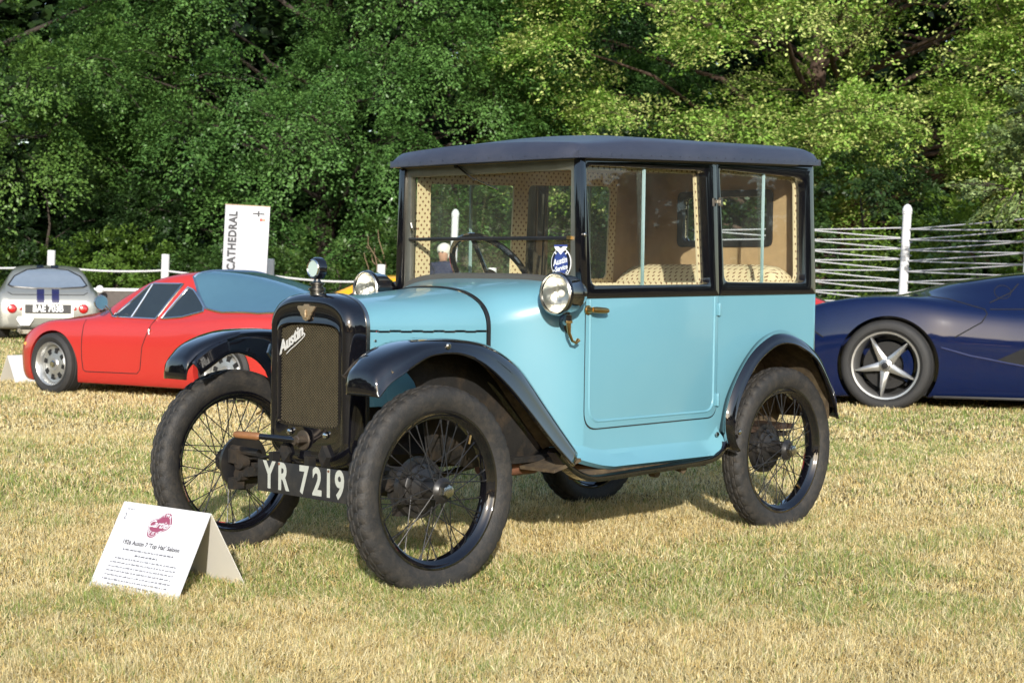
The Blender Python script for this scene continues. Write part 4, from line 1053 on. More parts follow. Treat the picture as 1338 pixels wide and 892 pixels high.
for yy in (-.50, .50):
    b = MB(); p = ss.pt((yy, .465), 'rear', 0); b.lathe([(-.05, .070), (.01, .068), (.03, .05), (.04, 0)], p, (1, 0, .1), 24); b.build('tail_lamp', LAMPRED, sv)
    b = MB(); p = ss.pt((yy*.76, .465), 'rear', 0); b.lathe([(-.03, .026), (.015, .022), (.02, 0)], p, (1, 0, .1), 14); b.build('reflector', LAMPRED, sv)
ss.patch('tail_panel', [(-.36, .33), (.36, .33), (.36, .545), (-.36, .545)], 'rear', mat('cream_panel', (.66, .64, .56), .35), sv, .006, 4)
b = MB(); p = ss.pt((0, .46), 'rear', .02); b.box((p.x, 0, .463), (.012, .64, .125)); npb = b.build('number_plate', PLATEB, sv)
b = MB(); put_text(b, 'BAE 703B', .135, (p.x+.008, 0, .463), (0, 1, 0), (0, 0, 1), sx=.78, offset=.004); b.build('lettering', STICKW, npb, recalc=False)
b = MB(); p = ss.pt((-.27, .27), 'rear', .012); b.prism([(-.42, .35), (-.22, .35), (-.20, .31), (-.26, .22), (-.38, .22), (-.44, .31)], lambda q: (p.x+.03, q[0], q[1]), (-.02, 0, 0)); b.build('club_plate', WHITE, sv)
b = MB(); ss.line(b, [(-.56, .70), (-.5, .665), (.5, .665), (.56, .70)], 'rear', .006, 0); b.build('boot_gap', DARK, sv)
b = MB(); b.tube([(2.3, -.40, .17), (2.66, -.40, .15)], .03, 12); b.box((2.45, -.30, .13), (.25, .2, .06)); b.build('exhaust', NICKEL, silv)
b = MB(); b.box((1.1, 0, .2), (2.6, 1.1, .1)); b.build('underbody', DARK, silv)
b = MB(); p = Vector((.95, .80, .74)); b.sphere(p, .062, n=10, sq=(.5, 1, 1)); b.tube([p, (.9, .70, .66)], .01, 6); b.build('mirror', mat('mirror_shell', (.7, .7, .68), .2), silv)
wsv = slot_wheel(silv, 'wheel', .275, .19, .085); wsv.location = (2.02, -.63, .27)
for x, y, rz in ((0, -.63, 0), (2.02, .63, pi), (0, .63, pi)):
    c = copy_tree(wsv, silv); c.location = (x, y, .27); c.rotation_euler = (0, 0, rz)

# ---- yellow car and the red one, mostly hidden
def hidden_car(name, label, loc, rz, paint, sc=1.0):
    t = thing(name, label, 'car', loc, rz)
    ST = [(-.75, .40, .2, .40, .43, .2), (-.6, .70, .15, .55, .58, .4), (-.2, .80, .13, .68, .71, .5), (.4, .82, .13, .72, .78, .5), (.75, .82, .13, .73, .93, .5), (1.15, .82, .13, .74, 1.10, .48), (1.6, .82, .13, .75, 1.12, .5), (2.1, .82, .13, .77, 1.02, .52), (2.6, .80, .14, .77, .85, .52), (3.0, .74, .2, .70, .72, .48), (3.1, .6, .3, .6, .62, .4)]
    ST = [(s[0], s[1], s[2]*sc, s[3]*sc, s[4]*sc, s[5]) for s in ST]
    o = car_body('body', ST, paint, t); wells(o, [(0, .3), (2.3, .3)], .80, .33)
    s = Surf(o)
    for vw in (1,):
        s.patch('windscreen', [(.52, -.55), (1.02, -.43), (1.08, 0), (1.02, .43), (.52, .55), (.42, 0)], 'top', CGLASS, o)
        s.patch('rear_window', [(1.85, -.44), (2.5, -.44), (2.5, .44), (1.85, .44)], 'top', CGLASS, o)
        s.patch('side_window', [(.75, .77*sc), (1.15, 1.03*sc), (1.65, 1.05*sc), (2.1, .92*sc), (2.1, .79*sc)], 'side', CGLASS, o)
    wv = slot_wheel(t, 'wheel', .30, .2, .09); wv.location = (0, -.68, .295)
    for x, y, r_ in ((2.3, -.68, 0), (0, .68, pi), (2.3, .68, pi)):
        c = copy_tree(wv, t); c.location = (x, y, .295); c.rotation_euler = (0, 0, r_)
    return t
hidden_car('yellow_car', 'yellow car showing only its roof and windscreen over the old saloon bonnet', (8.94, 11.66, 0), R(-46), CARYEL, .90)
hidden_car('red_car', 'red car of which only a strip of bodywork shows above the blue supercar nose', (11.42, 4.77, 0), R(134), CARRED, .90)

# ---- folded card behind the red coupe
def tent(loc, rz, label):
    t = thing('information_card', label, 'sign', loc, rz)
    panel(Vector((-.2, -.13, 0)), Vector((.2, -.13, 0)), Vector((.2, 0, .25)), Vector((-.2, 0, .25)), -.003, 'front_panel', CARD, t)
    panel(Vector((.2, .13, 0)), Vector((-.2, .13, 0)), Vector((-.2, 0.003, .25)), Vector((.2, .003, .25)), -.003, 'back_panel', CARDIN, t)
tent((4.02, 9.02, 0), R(5), 'small folded white card on the grass under the nose of the red coupe')

# ================================================================== fences, sign, wall
post_spots = []
def post(x, y, h, r, lean, label, grp, dome=False):
    t = thing('fence_post', label, 'post', (x, y, 0), 0, grp)
    b = MB(); b.lathe([(0, r), (h-.01, r), (h, r*.9), (h, 0)] if not dome else [(0, r), (h-.12, r), (h-.115, r*1.12), (h-.10, r*1.12), (h-.095, r), (h-.09, r*1.15)]+[(h-.09+.09*math.sin(a), r*1.15*math.cos(a)) for a in np.linspace(.1, pi/2, 6)], (0, 0, 0), (0, 0, 1), 20)
    b.build('shaft', WHITE, t)
    if dome:
        b = MB()
        for k in range(8):
            for d in (-1, 1): b.lathe([(r*.9, .011), (r*1.5, .009)], (0, 0, h-.30-.155*k), (FDIR.x*d, FDIR.y*d, 0), 8)
        b.build('rope_hook', NICKEL, t)
    # lean as in the photo: towards the right of the line of posts
    t.rotation_euler = (0, 0, 0); t.rotation_mode = 'XYZ'
    ax = Vector((CR[0], CR[1], 0)).normalized(); q = Matrix.Rotation(lean, 3, Vector((-ax.y, ax.x, 0)))
    t.rotation_euler = q.to_euler(); return t
FDIR = Vector((CR[0], CR[1], 0)).normalized()
low = [(10.8, 24.14, 1.4), (12.22, 22.66, 1.4), (13.38, 20.73, 1.35), (14.38, 18.97, 1.29), (15.41, 17.18, 1.21), (16.75, 15.79, 1.18)]
wh_ = ['hidden by the silver coupe edge', 'behind the silver coupe roof', 'behind the red coupe windscreen', 'beside the tall white sign', 'behind the far headlamp of the old saloon', 'seen through the old saloon windscreen']
tops = []
for i, ((x, y, h), wv) in enumerate(zip(low, wh_)):
    if i > 0: post(x, y, h, .072, R(1.6), 'short white round post '+wv, 'white posts of the single rope fence')
    tops.append(Vector((x, y, h-.29)))
def rope(a, b_, sag, rad, label, grp, nm='fence_rope'):
    P = [a.lerp(b_, k/16)-Vector((0, 0, sag*4*(k/16)*(1-k/16))) for k in range(17)]
    m = MB(); m.tube(P, rad, 6); o = m.build(nm, ROPE); tag(o, label, 'rope', grp); return o
for i in range(len(tops)-1):
    rope(tops[i], tops[i+1], .05, .019, 'white rope strung between short posts, span '+['left of the silver coupe', 'from silver coupe to the red coupe roof', 'from red coupe roof to the tall sign', 'from the tall sign to the far headlamp', 'behind the old saloon bonnet'][i], 'white ropes of the single rope fence')
tall = [(13.15, 13.05, 2.0), (13.47, 8.83, 1.95), (13.65, 7.34, 1.95), (13.74, 5.95, 1.94), (13.17, 4.1, 1.56)]
wt_ = ['seen through the old saloon windscreen', 'seen through the old saloon rear window', 'hidden behind the rear corner of the old saloon', 'with a domed top just right of the old saloon', 'at the right edge behind the grey green shrub']
tp = []
for (x, y, h), wv in zip(tall, wt_):
    post(x, y, h, .052, R(1.7), 'tall white round post '+wv, 'tall white posts of the roped fence', True); tp.append((Vector((x, y, 0)), h))
lean = math.tan(R(1.7))
for i in range(1, 4):
    (a, ha), (b_, hb) = tp[i], tp[i+1]
    if i == 3: hb = 1.93
    m = MB()
    for k in range(9):
        za = ha-.30-.125*k
        A = a+Vector((0, 0, za))+FDIR*(lean*za)
        for dz in (0, -.125):
            zb_ = hb-.30+.02-.125*k+dz+(.0 if i < 3 else .07)
            B = b_+Vector((0, 0, zb_))+FDIR*(lean*zb_)
            if za > .1 and zb_ > .05: m.tube([A.lerp(B, q/6)-Vector((0, 0, .004*4*(q/6)*(1-q/6))) for q in range(7)], .0085, 6)
    o = m.build('rope_lattice', ROPE); tag(o, ['', 'zigzag white ropes seen through the old saloon rear window', 'zigzag white ropes between the old saloon and the tall domed post', 'zigzag white ropes right of the tall domed post'][i], 'rope', 'crossing ropes of the tall fence')

sx_, sy_ = (13.15, 18.1)
sg = thing('directory_sign', 'tall white sign board reading CATHEDRAL up its left side, standing before the trees', 'sign', (sx_, sy_, 0), math.atan2(CR[1], CR[0]))
b = MB(); b.box((0, 0, 1.14), (.745, .05, 2.02)); pn = b.build('board', mat('sign_board', (.40, .40, .425), .4, var=.02), sg, bevel=.004)
b = MB(); b.box((0, .003, 2.158), (.76, .056, .014)); b.build('frame', mat('sign_edge', (.33, .22, .13), .5), sg)
b = MB(); put_text(b, 'CATHEDRAL', .185, (-.225, -.026, 1.55), (0, 0, 1), (-1, 0, 0), off=.002, sx=.86, offset=.0085, space=1.12); b.build('lettering', INK, pn, recalc=False)
b = MB()
for q in (-.10, .02): b.box((.19+q+.04, -.0275, 2.03), (.085, .004, .026))
b.box((.19, -.0278, 2.03), (.03, .005, .10)); b.box((.235, -.0275, 1.93), (.05, .003, .05), 1); b.box((.285, -.0275, 1.93), (.04, .003, .05), 2)
b.build('emblem', [INK, mat('red_print', (.5, .05, .03), .5), mat('orange_print', (.6, .2, .1), .5)], pn, recalc=False)
sg.rotation_euler = (Matrix.Rotation(R(2.6), 3, Vector((-math.sin(math.atan2(CR[1], CR[0])), math.cos(math.atan2(CR[1], CR[0])), 0))) @ Matrix.Rotation(math.atan2(CR[1], CR[0]), 3, 'Z')).to_euler()

wx, wy = (11.03, 18.13)
lw = thing('low_wall', 'low dark grey boarded wall with a pale top rail between the silver and red coupes', 'wall', (wx, wy, 0), math.atan2(CR[1], CR[0]))
b = MB(); b.box((0, 0, .36), (1.5, .08, .70)); b.build('boards', mat('weathered_board', (.10, .085, .075), .9, var=.3, scale=20), lw, bevel=.004)
b = MB(); b.box((0, 0, .735), (1.56, .12, .045)); b.build('top_rail', WHITE, lw, bevel=.004)
# ================================================================== visitor seen through the saloon windows
def person(loc, rz):
    me = bpy.data.meshes.new('person'); bm = bmesh.new(); sk = bm.verts.layers.skin.verify()
    J = dict(pel=((0, 0, .88), .135), wai=((0, 0, 1.02), .12), che=((.02, 0, 1.20), .145), nck=((.03, 0, 1.36), .055), h1=((.045, 0, 1.43), .075), h2=((.05, 0, 1.50), .095), h3=((.04, 0, 1.57), .075),
             lsh=((.02, .17, 1.30), .06), lel=((-.02, .23, 1.06), .045), lwr=((.14, .20, .90), .032), lha=((.20, .18, .86), .036), rsh=((.02, -.17, 1.30), .06), rel=((-.02, -.23, 1.06), .045), rwr=((.10, -.22, .86), .032), rha=((.14, -.22, .80), .036),
             lhp=((0, .09, .82), .10), lkn=((.02, .10, .46), .062), lan=((0, .10, .09), .042), lto=((.14, .11, .035), .035), rhp=((0, -.09, .82), .10), rkn=((.02, -.10, .46), .062), ran=((0, -.10, .09), .042), rto=((.14, -.11, .035), .035))
    E_ = 'pel-wai wai-che che-nck nck-h1 h1-h2 h2-h3 che-lsh lsh-lel lel-lwr lwr-lha che-rsh rsh-rel rel-rwr rwr-rha pel-lhp lhp-lkn lkn-lan lan-lto pel-rhp rhp-rkn rkn-ran ran-rto'.split()
    V = {}
    for k, (p, r) in J.items():
        v = bm.verts.new(p); v[sk].radius = (r, r); V[k] = v
    V['pel'][sk].use_root = True
    for e in E_: a, b_ = e.split('-'); bm.edges.new((V[a], V[b_]))
    bm.to_mesh(me); bm.free()
    o = bpy.data.objects.new('person', me); COL.objects.link(o)
    o.modifiers.new('skin', 'SKIN'); sb_ = o.modifiers.new('sub', 'SUBSURF'); sb_.levels = 2; sb_.render_levels = 2
    dg = bpy.context.evaluated_depsgraph_get(); dg.update()
    m2 = bpy.data.meshes.new_from_object(o.evaluated_get(dg)); o.modifiers.clear(); o.data = m2
    skin = mat('skin', (.45, .25, .17), .5); navy = mat('navy_top', (.02, .025, .06), .8); trou = mat('dark_trousers', (.05, .05, .06), .8)
    for m in (skin, navy, trou): m2.materials.append(m)
    for p in m2.polygons:
        c = p.center; p.use_smooth = True
        p.material_index = 0 if (c.z > 1.37 or (c.z < .98 and abs(c.y) > .165 and c.z > .7)) else (1 if c.z > .88 else 2)
    o.location = loc; o.rotation_euler = (0, 0, rz); o.scale = (.89, .89, .89)
    b = MB(); b.sphere((.02, 0, 1.545), .115, n=12, sq=(1, .95, .92)); b.sphere((-.02, 0, 1.49), .10, n=10, sq=(.9, 1, 1)); b.build('hair', mat('white_hair', (.68, .64, .56), .8, bump=.5, bscale=60), o)
    b = MB()
    for y in (-.03, .03): b.sphere((.137, y, 1.505), .012, n=6)
    b.build('eyes', INK, o)
    tag(o, 'visitor with white hair in a navy top seen through the old saloon windscreen', 'person'); return o
person((11.98, 11.96, 0), R(200))

# ================================================================== ground
def soilmat():
    m, n, l, b = newmat('dry_lawn_soil')
    tc = n.new('ShaderNodeTexCoord'); z1 = n.new('ShaderNodeTexNoise'); z1.inputs['Scale'].default_value = 1.3; z1.inputs['Detail'].default_value = 8
    z2 = n.new('ShaderNodeTexNoise'); z2.inputs['Scale'].default_value = 60; z2.inputs['Detail'].default_value = 6
    for z in (z1, z2): l.new(tc.outputs['Object'], z.inputs['Vector'])
    r1 = n.new('ShaderNodeValToRGB'); r1.color_ramp.elements[0].position = .3; r1.color_ramp.elements[0].color = (.17, .13, .055, 1); r1.color_ramp.elements[1].position = .7; r1.color_ramp.elements[1].color = (.36, .28, .125, 1)
    l.new(z1.outputs['Fac'], r1.inputs[0])
    r2 = n.new('ShaderNodeValToRGB'); r2.color_ramp.elements[0].color = (.35, .33, .3, 1); r2.color_ramp.elements[1].color = (1, 1, 1, 1); r2.color_ramp.elements[0].position = .3; r2.color_ramp.elements[1].position = .65
    l.new(z2.outputs['Fac'], r2.inputs[0])
    mx = n.new('ShaderNodeMix'); mx.data_type = 'RGBA'; mx.blend_type = 'MULTIPLY'; mx.inputs[0].default_value = 1
    l.new(r1.outputs[0], mx.inputs[6]); l.new(r2.outputs[0], mx.inputs[7]); l.new(mx.outputs[2], b.inputs['Base Color']); b.inputs['Roughness'].default_value = .95; b.inputs['Specular IOR Level'].default_value = .1
    bp = n.new('ShaderNodeBump'); bp.inputs['Strength'].default_value = .8; bp.inputs['Distance'].default_value = .03; l.new(z2.outputs['Fac'], bp.inputs['Height']); l.new(bp.outputs[0], b.inputs['Normal'])
    return m
b = MB(); g = [[(x, y, .012) for y in np.linspace(-600, 600, 13)] for x in np.linspace(-600, 600, 13)]; b.grid(g)
gr = b.build('ground', soilmat()); tag(gr, None, None, kind='structure')

# ---- mesh from arrays with a colour per point
def array_mesh(name, V, faces_per, vper, cols, m, parent=None):
    """V (N, vper, 3); faces_per: list of index tuples inside one element"""
    N = len(V); me = bpy.data.meshes.new(name)
    me.vertices.add(N*vper); me.vertices.foreach_set('co', V.reshape(-1).astype(np.float32))
    lens = [len(f) for f in faces_per]; idx = np.concatenate([np.array(f) for f in faces_per])
    L = (idx[None, :]+np.arange(N)[:, None]*vper).reshape(-1).astype(np.int32)
    tot = np.tile(np.array(lens, np.int32), N); st_ = np.r_[0, np.cumsum(tot)[:-1]].astype(np.int32)
    me.loops.add(len(L)); me.loops.foreach_set('vertex_index', L)
    me.polygons.add(len(tot)); me.polygons.foreach_set('loop_start', st_); me.polygons.foreach_set('loop_total', tot)
    ca = me.color_attributes.new('Col', 'FLOAT_COLOR', 'POINT')
    c4 = np.ones((N, vper, 4), np.float32); c4[:, :, :3] = cols[:, None, :] if cols.ndim == 2 else cols
    ca.data.foreach_set('color', c4.reshape(-1))
    me.materials.append(m); me.update(calc_edges=True); me.validate()
    o = bpy.data.objects.new(name, me); COL.objects.link(o)
    if parent is not None: o.parent = parent
    return o

# ---- value noise for lawn patches
_tab = rng.random((256, 256))
def vnoise(x, y):
    xi, yi = np.floor(x).astype(int), np.floor(y).astype(int); fx, fy = x-xi, y-yi; fx = fx*fx*(3-2*fx); fy = fy*fy*(3-2*fy)
    T = lambda a, c: _tab[a % 256, c % 256]
    return (T(xi, yi)*(1-fx)+T(xi+1, yi)*fx)*(1-fy)+(T(xi, yi+1)*(1-fx)+T(xi+1, yi+1)*fx)*fy

GRASS_Q = 1.0
def grass():
    fx, fy = math.cos(YAW), math.sin(YAW); rx, ry = math.sin(YAW), -math.cos(YAW)
    P = []; W_ = []; H_ = []
    bands = [(3.5, 5.0, 44000, .0018, .92), (5.0, 7.0, 24000, .0023, .95), (7.0, 10.0, 9000, .0037, 1.02), (10, 15, 3300, .0056, 1.05), (15, 22, 1300, .0085, 1.05), (22, 36, 420, .013, 1.1)]
    for d0, d1, den, wd, hs in bands:
        hw0 = .42*d1+.6; n = int(den*GRASS_Q*(d1-d0)*2*hw0)
        d = d0+(d1-d0)*rng.random(n); l = (rng.random(n)*2-1)*hw0
        k = np.abs(l) < .40*d+.6; d, l = d[k], l[k]
        n2_ = int(n*.28); d2 = d0+(d1-d0)*rng.random(n2_); l2_ = np.sign(rng.random(n2_)-.5)*(.40*d2+.6+(.35*d2+2.5)*rng.random(n2_)**1.3)
        d, l = np.r_[d, d2], np.r_[l, l2_]
        P.append(np.stack([CAM[0]+fx*d+rx*l, CAM[1]+fy*d+ry*l], 1)); W_.append(np.full(len(d), wd)); H_.append(np.full(len(d), hs))
    P = np.concatenate(P); W_ = np.concatenate(W_); H_ = np.concatenate(H_); N = len(P)
    n1 = vnoise(P[:, 0]*1.1+31, P[:, 1]*1.1+7); n2 = vnoise(P[:, 0]*4.3+3, P[:, 1]*4.3+90); n3 = vnoise(P[:, 0]*16, P[:, 1]*16); n4 = vnoise(P[:, 0]*.35+5, P[:, 1]*.35+50)
    # tufts: pull blades towards nearby clump centres, lean directions shared in a clump
    la = 2*pi*(vnoise(P[:, 0]*9+11, P[:, 1]*9+40)*1.2)+rng.normal(0, 1.7, N)
    h = H_*(.012+.022*rng.random(N)**1.4+.012*n2)*(.6+.8*n3)
    lying = rng.random(N) < .45
    lean = np.where(lying, rng.uniform(.8, 1.9, N), rng.uniform(.1, .8, N))*1.0
    h = np.where(lying, h*.75, h)
    ln = np.where(lying, h*1.25, h)
    dx, dy = np.cos(la), np.sin(la)
    wv = W_*(.6+.8*rng.random(N))
    fa = rng.random(N)*pi
    sx_, sy_ = np.cos(fa)*wv/2, np.sin(fa)*wv/2
    b0 = np.stack([P[:, 0], P[:, 1], np.full(N, .010)], 1)
    zt = ln*np.cos(np.minimum(lean, 1.25)); ho = ln*np.sin(np.minimum(lean, 1.25))
    lay = np.where(lying, .018*rng.random(N), 0)
    b0[:, 2] += lay
    mid = b0+np.stack([dx*ho*.38, dy*ho*.38, zt*.58], 1); tip = b0+np.stack([dx*ho, dy*ho, zt], 1)
    s_ = np.stack([sx_, sy_, np.zeros(N)], 1)
    V = np.stack([b0-s_, b0+s_, mid+s_*.8, mid-s_*.8, tip], 1)
    gp = np.clip((n1-.45)*1.6+(n2-.5)*1.2+(n3-.5)*.6+.27+(n4-.5)*.5, .05, .85)
    gp = gp*np.where(lying, .35, 1.0)
    # the lawn is greener close to the foreground, dry further back
    u = rng.random(N); green = u < gp*.70
    straw = np.array([.73, .575, .25]); pale = np.array([.88, .79, .51]); tan = np.array([.50, .34, .115]); gr1 = np.array([.17, .27, .055]); gr2 = np.array([.36, .41, .12])
    c = np.empty((N, 3)); r = rng.random((N, 1)); q = rng.random(N)
    c[:] = straw*(1-r)+pale*r
    t_ = q < .22+.25*(n3 < .4); c[t_] = (tan*(1-r)+straw*r)[t_]
    c[green] = (gr1*(1-r)+gr2*r)[green]
    c *= (.68+.55*rng.random((N, 1)))
    o = array_mesh('grass', V, [(0, 1, 2, 3), (3, 2, 4)], 5, c, BLADE); tag(o, 'dry straw coloured lawn with patches of green grass', 'grass', kind='stuff')
    return N

# ---- foliage
def unit(a): return a/np.maximum(np.linalg.norm(a, axis=-1, keepdims=True), 1e-9)
def sprays_to_leaves(P0, D, L, n, wid, droop, leaf, colA, colB, tone, nspread=.55, thick=.06):
    """P0,D (S,3) L (S,) -> leaf quads"""
    S = len(P0); Z = np.array([0, 0, 1.0])
    lat = unit(np.cross(D, Z)+rng.normal(0, .15, (S, 3))); nor = unit(np.cross(lat, D)); nor *= np.sign(nor[:, 2:3]+1e-6)
    t = rng.random((S, n))**.8; s = (rng.random((S, n))*2-1)
    taper = (.35+.65*np.sin(np.clip(t*1.15, 0, 1)*pi*.85)**.7)
    lo = s*taper*wid*L[:, None]
    pos = P0[:, None]+D[:, None]*(L[:, None]*t)[..., None]+lat[:, None]*lo[..., None]+nor[:, None]*(rng.normal(0, thick, (S, n))*L[:, None])[..., None]
    pos[..., 2] -= droop*L[:, None]*(t**2+.5*s**2*taper)
    ld = unit(D[:, None]*.7+lat[:, None]*(np.sign(s)*.6)[..., None]+rng.normal(0, .35, (S, n, 3))-Z*.25*droop)
    ln = unit(nor[:, None]+D[:, None]*.35+rng.normal(0, nspread, (S, n, 3)))
    sd_ = unit(np.cross(ld, ln)); ln = np.cross(sd_, ld)
    sz = leaf*(.65+.7*rng.random((S, n, 1)))
    a = pos-ld*sz*.5; c = pos+ld*sz*.5; b_ = pos+sd_*sz*.30+ln*sz*.08-ld*sz*.05; d = pos-sd_*sz*.30+ln*sz*.08-ld*sz*.05
    V = np.stack([a, b_, c, d], 2).reshape(-1, 4, 3)
    r = np.clip(tone[:, None, None]*.6+rng.random((S, n, 1))*.4, 0, 1)
    col = (np.array(colA)*(1-r)+np.array(colB)*r)*(.75+.5*rng.random((S, n, 1)))
    return V, col.reshape(-1, 3)
def limb(mb, a, b_, r0, r1, wob=.12, n=6):
    a, b_ = np.array(a), np.array(b_); L = np.linalg.norm(b_-a); P = [a+(b_-a)*k/n+(rng.normal(0, wob*L/n, 3) if 0 < k < n else 0)+np.array([0, 0, .06*L*math.sin(pi*k/n)]) for k in range(n+1)]
    mb.tube(P, [r0+(r1-r0)*k/n for k in range(n+1)], 7)
TOCAM = lambda x, y: math.atan2(CAM[1]-y, CAM[0]-x)
def tree(name, label, cat, x, y, H, R0, zlo, ncl, nsp, nlf, clr, leaf, colA, colB, droop=.35, wid=.35, half=115, trunk_r=.25, bark=BARK, zc=.45, low=0.6, group=None, up=.1, twigs=True, zmax=None, rin=.80, nspread=.34, bias=0.0, flat=1.0, bract=None):
    t = thing(name, label, cat, (x, y, 0), 0, group)
    ca = TOCAM(x, y); C_ = []; O_ = []
    while len(C_) < ncl:
        a = ca+R(rng.uniform(-half, half)); z = zlo+(H-zlo)*rng.random()**(1.0+bias)
        u = (z-zlo)/(H-zlo)
        rad = R0*(low+(1-low)*min(1, u/zc)**.7 if u < zc else max(.05, 1-((u-zc)/(1-zc))**2.2)**.5)
        rr = rad*rng.uniform(rin, 1.05)
        p = np.array([math.cos(a)*rr, math.sin(a)*rr, z])
        if C_ and rng.random() < .8 and min(np.linalg.norm(np.array(C_)-p, axis=1)) < clr*.85: continue
        C_.append(p); O_.append(np.array([math.cos(a), math.sin(a), up]))
    C_ = np.array(C_); O_ = unit(np.array(O_))
    ci = np.repeat(np.arange(ncl), nsp); S = len(ci)
    cr_ = clr*(.7+.6*rng.random(ncl))
    g = rng.normal(0, 1, (S, 3)); g = unit(g)
    off = g*cr_[ci][:, None]*(.25+.35*rng.random((S, 1)))*np.array([1, 1, .75*flat])
    D = unit((O_[ci]*.75+g*.75)*np.array([1, 1, flat])+np.array([0, 0, .05]))
    L = cr_[ci]*(.55+.5*rng.random(S))
    tone = np.clip(rng.random(ncl)[ci]*.65+rng.random(S)*.45-.05, 0, 1)
    P0 = C_[ci]+off
    k = P0[:, 2] > .12; P0, D, L, tone = P0[k], D[k], L[k], tone[k]
    V, col = sprays_to_leaves(P0, D, L, nlf, wid, droop, leaf, colA, colB, tone, nspread)
    if bract is not None:      # pale flower bracts scattered through the sprays
        m_ = np.repeat(rng.random(len(P0))**1.5, nlf)*.85 > rng.random(len(col)); col[m_] = np.array(bract)*(.8+.4*rng.random((m_.sum(), 1)))
    k = V[:, :, 2].min(1) > .01; V, col = V[k], col[k]
    array_mesh('crown', V, [(0, 1, 2, 3)], 4, col, LEAF, t)
    b = MB(); hh = H*.8
    b.tube([(0, 0, -.1), (.02, .03, .5), (-.04, .05, hh*.4), (.05, -.05, hh*.75), (0, 0, hh)], [trunk_r*1.35, trunk_r*1.05, trunk_r*.85, trunk_r*.5, trunk_r*.2], 12)
    for p in C_[::2 if twigs else 4]:
        rr = math.hypot(p[0], p[1]); zb = max(.4, min(hh*.95, p[2]-rr*.35))
        limb(b, (0, 0, zb), p, trunk_r*.28*min(1, rr/3+.3), .012)
    b.build('trunk', bark, t, 60)
    if twigs:
        b = MB()
        for i in rng.choice(len(P0), min(260, len(P0)), replace=False):
            p, d, l_ = P0[i], D[i], L[i]
            b.tube([p-d*l_*.2, p+d*l_*.4-np.array([0, 0, droop*l_*.16]), p+d*l_*.85-np.array([0, 0, droop*l_*.72])], [.011, .007, .003], 4, caps=False)
        tw = b.build('twigs', bark, t, 60); tw['kind'] = 'stuff'
    return t
AT = {'u9': (14.27, 26.29), 'u10': (15.99, 25.23), 't1': (13.5, 29.26), 't2': (20.86, 25.21), 't2b': (24.22, 23.17), 't3': (29.91, 24.45), 't4': (27.83, 16.53), 't5': (30.31, 12.51), 's1': (13.06, 3.56), 'u1': (13.32, 25.84), 'u2': (14.44, 23.96), 'u3': (15.72, 21.91), 'u4': (16.84, 20.02), 'u5': (18.13, 17.96), 'u6': (16.17, 6.31), 'u7': (19.89, 10.37), 'u8': (20.64, 15.35), 'dead': (16.6, 18.11)}
nb = grass()
TQ = 1.0
HB_A, HB_B = (.038, .105, .024), (.140, .270, .066)
tree('broadleaf_tree', 'tall green leafy tree at the far left edge above the silver coupe', 'tree', *AT['t1'], 9.5, 6.0, 3.3, 58, 36, 85, .98, .076, HB_A, (.15, .26, .055), droop=.45, bias=.35, group=None)
tree('broadleaf_tree', 'large green tree with drooping leaf sprays behind the white sign and the red coupe', 'tree', *AT['t2'], 10.5, 5.9, .8, 112, 34, 80, 1.0, .074, HB_A, HB_B, droop=.5, bias=.4)
tree('broadleaf_tree', 'green drooping tree behind the old saloon roof, left of the dark gap', 'tree', *AT['t2b'], 10.0, 4.6, .5, 54, 34, 85, .95, .074, HB_A, HB_B, droop=.5, bias=.4)
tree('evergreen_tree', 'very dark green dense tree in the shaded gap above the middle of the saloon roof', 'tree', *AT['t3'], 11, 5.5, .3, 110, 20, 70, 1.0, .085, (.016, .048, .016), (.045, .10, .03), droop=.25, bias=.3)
tree('lime_tree', 'bright yellow green tree with tiered layered leaf sprays above the right of the saloon', 'tree', *AT['t4'], 11.5, 7.2, 3.2, 105, 36, 85, 1.15, .078, (.085, .21, .026), (.33, .49, .095), droop=.30, wid=.42, low=.85, bias=.45, bark=BARKRED, trunk_r=.30, flat=.5, bract=(.50, .56, .19), up=.0)
tree('lime_tree', 'yellow green layered tree at the top right corner behind the roped fence', 'tree', *AT['t5'], 11, 5.5, 2.6, 72, 34, 85, 1.05, .078, (.085, .205, .026), (.32, .47, .09), droop=.30, wid=.42, low=.85, bias=.45, bark=BARKRED, trunk_r=.28, flat=.5, bract=(.48, .54, .18), up=.0)
tree('shrub', 'grey green small leaved shrub overhanging the right end of the roped fence', 'shrub', *AT['s1'], 3.2, .80, 1.6, 26, 18, 70, .36, .050, (.14, .21, .07), (.36, .44, .17), droop=.2, wid=.3, trunk_r=.06, half=180, rin=.2, low=.6)
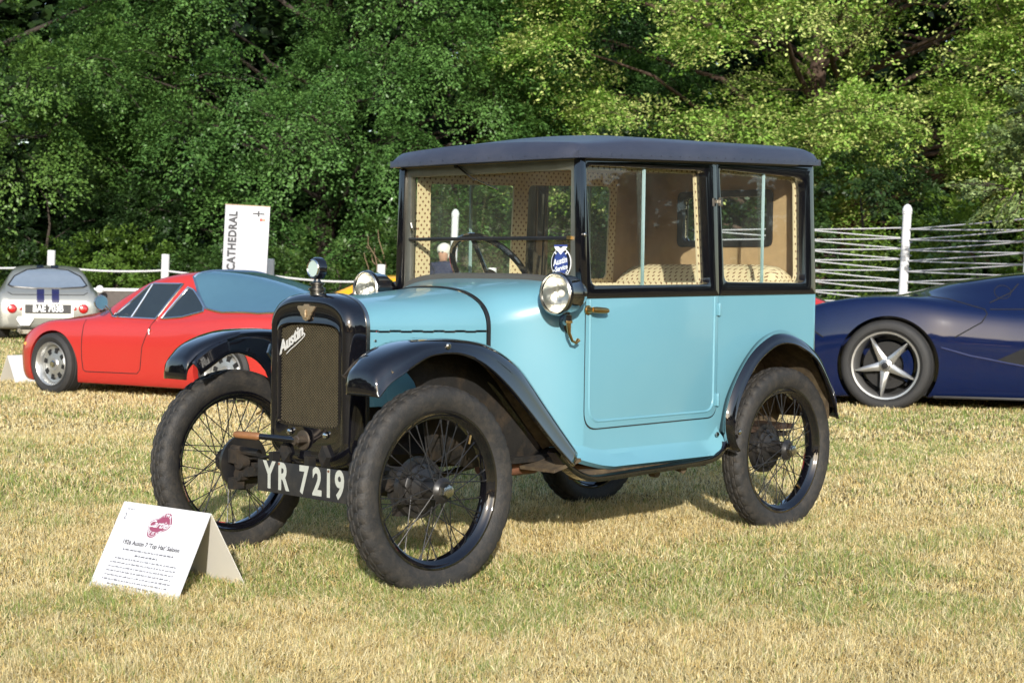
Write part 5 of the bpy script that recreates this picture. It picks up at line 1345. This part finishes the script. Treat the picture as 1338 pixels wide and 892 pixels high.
for i, (kx, H, r_, lab, ca_, cb_) in enumerate([
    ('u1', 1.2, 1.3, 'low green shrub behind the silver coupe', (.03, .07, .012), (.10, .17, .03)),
    ('u9', 3.3, 2.3, 'tall bush with deep shade put into its leaf colour behind the silver coupe', (.010, .030, .009), (.030, .062, .016)),  # near-black leaves paint the deep shade below the lifted crown
    ('u10', 3.0, 2.0, 'tall bush with shade painted into its dark leaves behind the nose of the red coupe', (.010, .030, .009), (.030, .062, .016)),  # leaf colour holds the shade under the left trees
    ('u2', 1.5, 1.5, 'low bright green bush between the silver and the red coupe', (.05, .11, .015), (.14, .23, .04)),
    ('u3', 1.4, 1.5, 'low green bush under the tree behind the red coupe roof', (.02, .05, .012), (.06, .12, .025)),  # greens darkened to paint the shadow band along the tree base
    ('u4', 1.4, 1.6, 'low green bush behind the temperature gauge of the old saloon', (.03, .07, .015), (.085, .15, .03)),  # leaf tone lowered as part of the painted shadow band
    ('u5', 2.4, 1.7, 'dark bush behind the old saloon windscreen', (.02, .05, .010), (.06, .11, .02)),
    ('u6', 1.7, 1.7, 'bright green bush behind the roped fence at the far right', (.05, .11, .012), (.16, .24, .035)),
    ('u7', 3.0, 2.0, 'shade-darkened green bush behind the tall domed fence post', (.015, .035, .010), (.04, .08, .018)),  # dark leaves stand in for the shade beneath the lime
    ('u8', 3.6, 2.0, 'bush with shade painted into its leaves behind the old saloon cabin', (.012, .032, .010), (.035, .07, .018))]):  # shade under the lime canopy is put into these leaf colours
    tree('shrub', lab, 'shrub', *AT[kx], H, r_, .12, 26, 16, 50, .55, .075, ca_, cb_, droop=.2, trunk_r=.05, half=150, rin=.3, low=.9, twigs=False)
# dead brown branches hanging in front of the bushes, left of the saloon windscreen
bx_, by_ = AT['dead']
t = thing('dead_branch', 'bare brown dead branches low among the bushes left of the saloon windscreen', 'branch', (bx_, by_, 0))
b = MB()
for k in range(9):
    a = TOCAM(bx_, by_)+R(rng.uniform(-90, 90)); p = np.array([rng.uniform(-.6, .6), rng.uniform(-.6, .6), rng.uniform(.2, .6)]); limb(b, p, p+np.array([math.cos(a)*.5, math.sin(a)*.5, rng.uniform(.6, 1.6)]), .018, .006)
b.build('branch', TWIG, t)
# far wood behind, deep shade of the gaps put into its leaf colour
def wood():
    n = 11000; fx, fy = math.cos(YAW), math.sin(YAW); rx, ry = math.sin(YAW), -math.cos(YAW)
    d = rng.uniform(44, 54, n); l = rng.uniform(-40, 40, n); z = 13.5*rng.random(n)**1.0
    P0 = np.stack([CAM[0]+fx*d+rx*l, CAM[1]+fy*d+ry*l, z], 1)
    D = unit(np.stack([-fx+rng.normal(0, .6, n), -fy+rng.normal(0, .6, n), rng.normal(0, .3, n)], 1))
    V, col = sprays_to_leaves(P0, D, rng.uniform(1.3, 2.4, n), 40, .5, .35, .42, (.012, .03, .009), (.03, .06, .015), rng.random(n), .6, .12)
    o = array_mesh('woodland', V[V[:, :, 2].min(1) > 0], [(0, 1, 2, 3)], 4, col[V[:, :, 2].min(1) > 0], LEAF); tag(o, 'mass of wood far behind the front trees, leaves darkened as deep shade', 'woodland', kind='stuff')
wood()
# trees on the other side of the lawn, behind the photographer: they show in the paintwork and glass
LEAFD = attrmat('shaded_leaf', .6, .06, .2)
def treeline():
    n = 8500; a = YAW+pi+rng.uniform(-1.9, 1.9, n); d = rng.uniform(64, 72, n)
    hmax = 9.5+2.5*np.sin(a*9)+1.5*np.sin(a*23+1); z = hmax*rng.random(n)**.8
    P0 = np.stack([CAM[0]+np.cos(a)*d, CAM[1]+np.sin(a)*d, z], 1)
    D = unit(np.stack([-np.cos(a), -np.sin(a), rng.normal(0, .3, n)], 1)+rng.normal(0, .4, (n, 3)))
    V, col = sprays_to_leaves(P0, D, rng.uniform(1.6, 2.8, n), 36, .5, .35, .55, (.02, .045, .012), (.05, .09, .02), rng.random(n), .6, .15)
    k = V[:, :, 2].min(1) > 0; o = array_mesh('treeline', V[k], [(0, 1, 2, 3)], 4, col[k], LEAFD); tag(o, 'line of trees across the lawn reflected in the car paint', 'treeline', kind='stuff')
treeline()
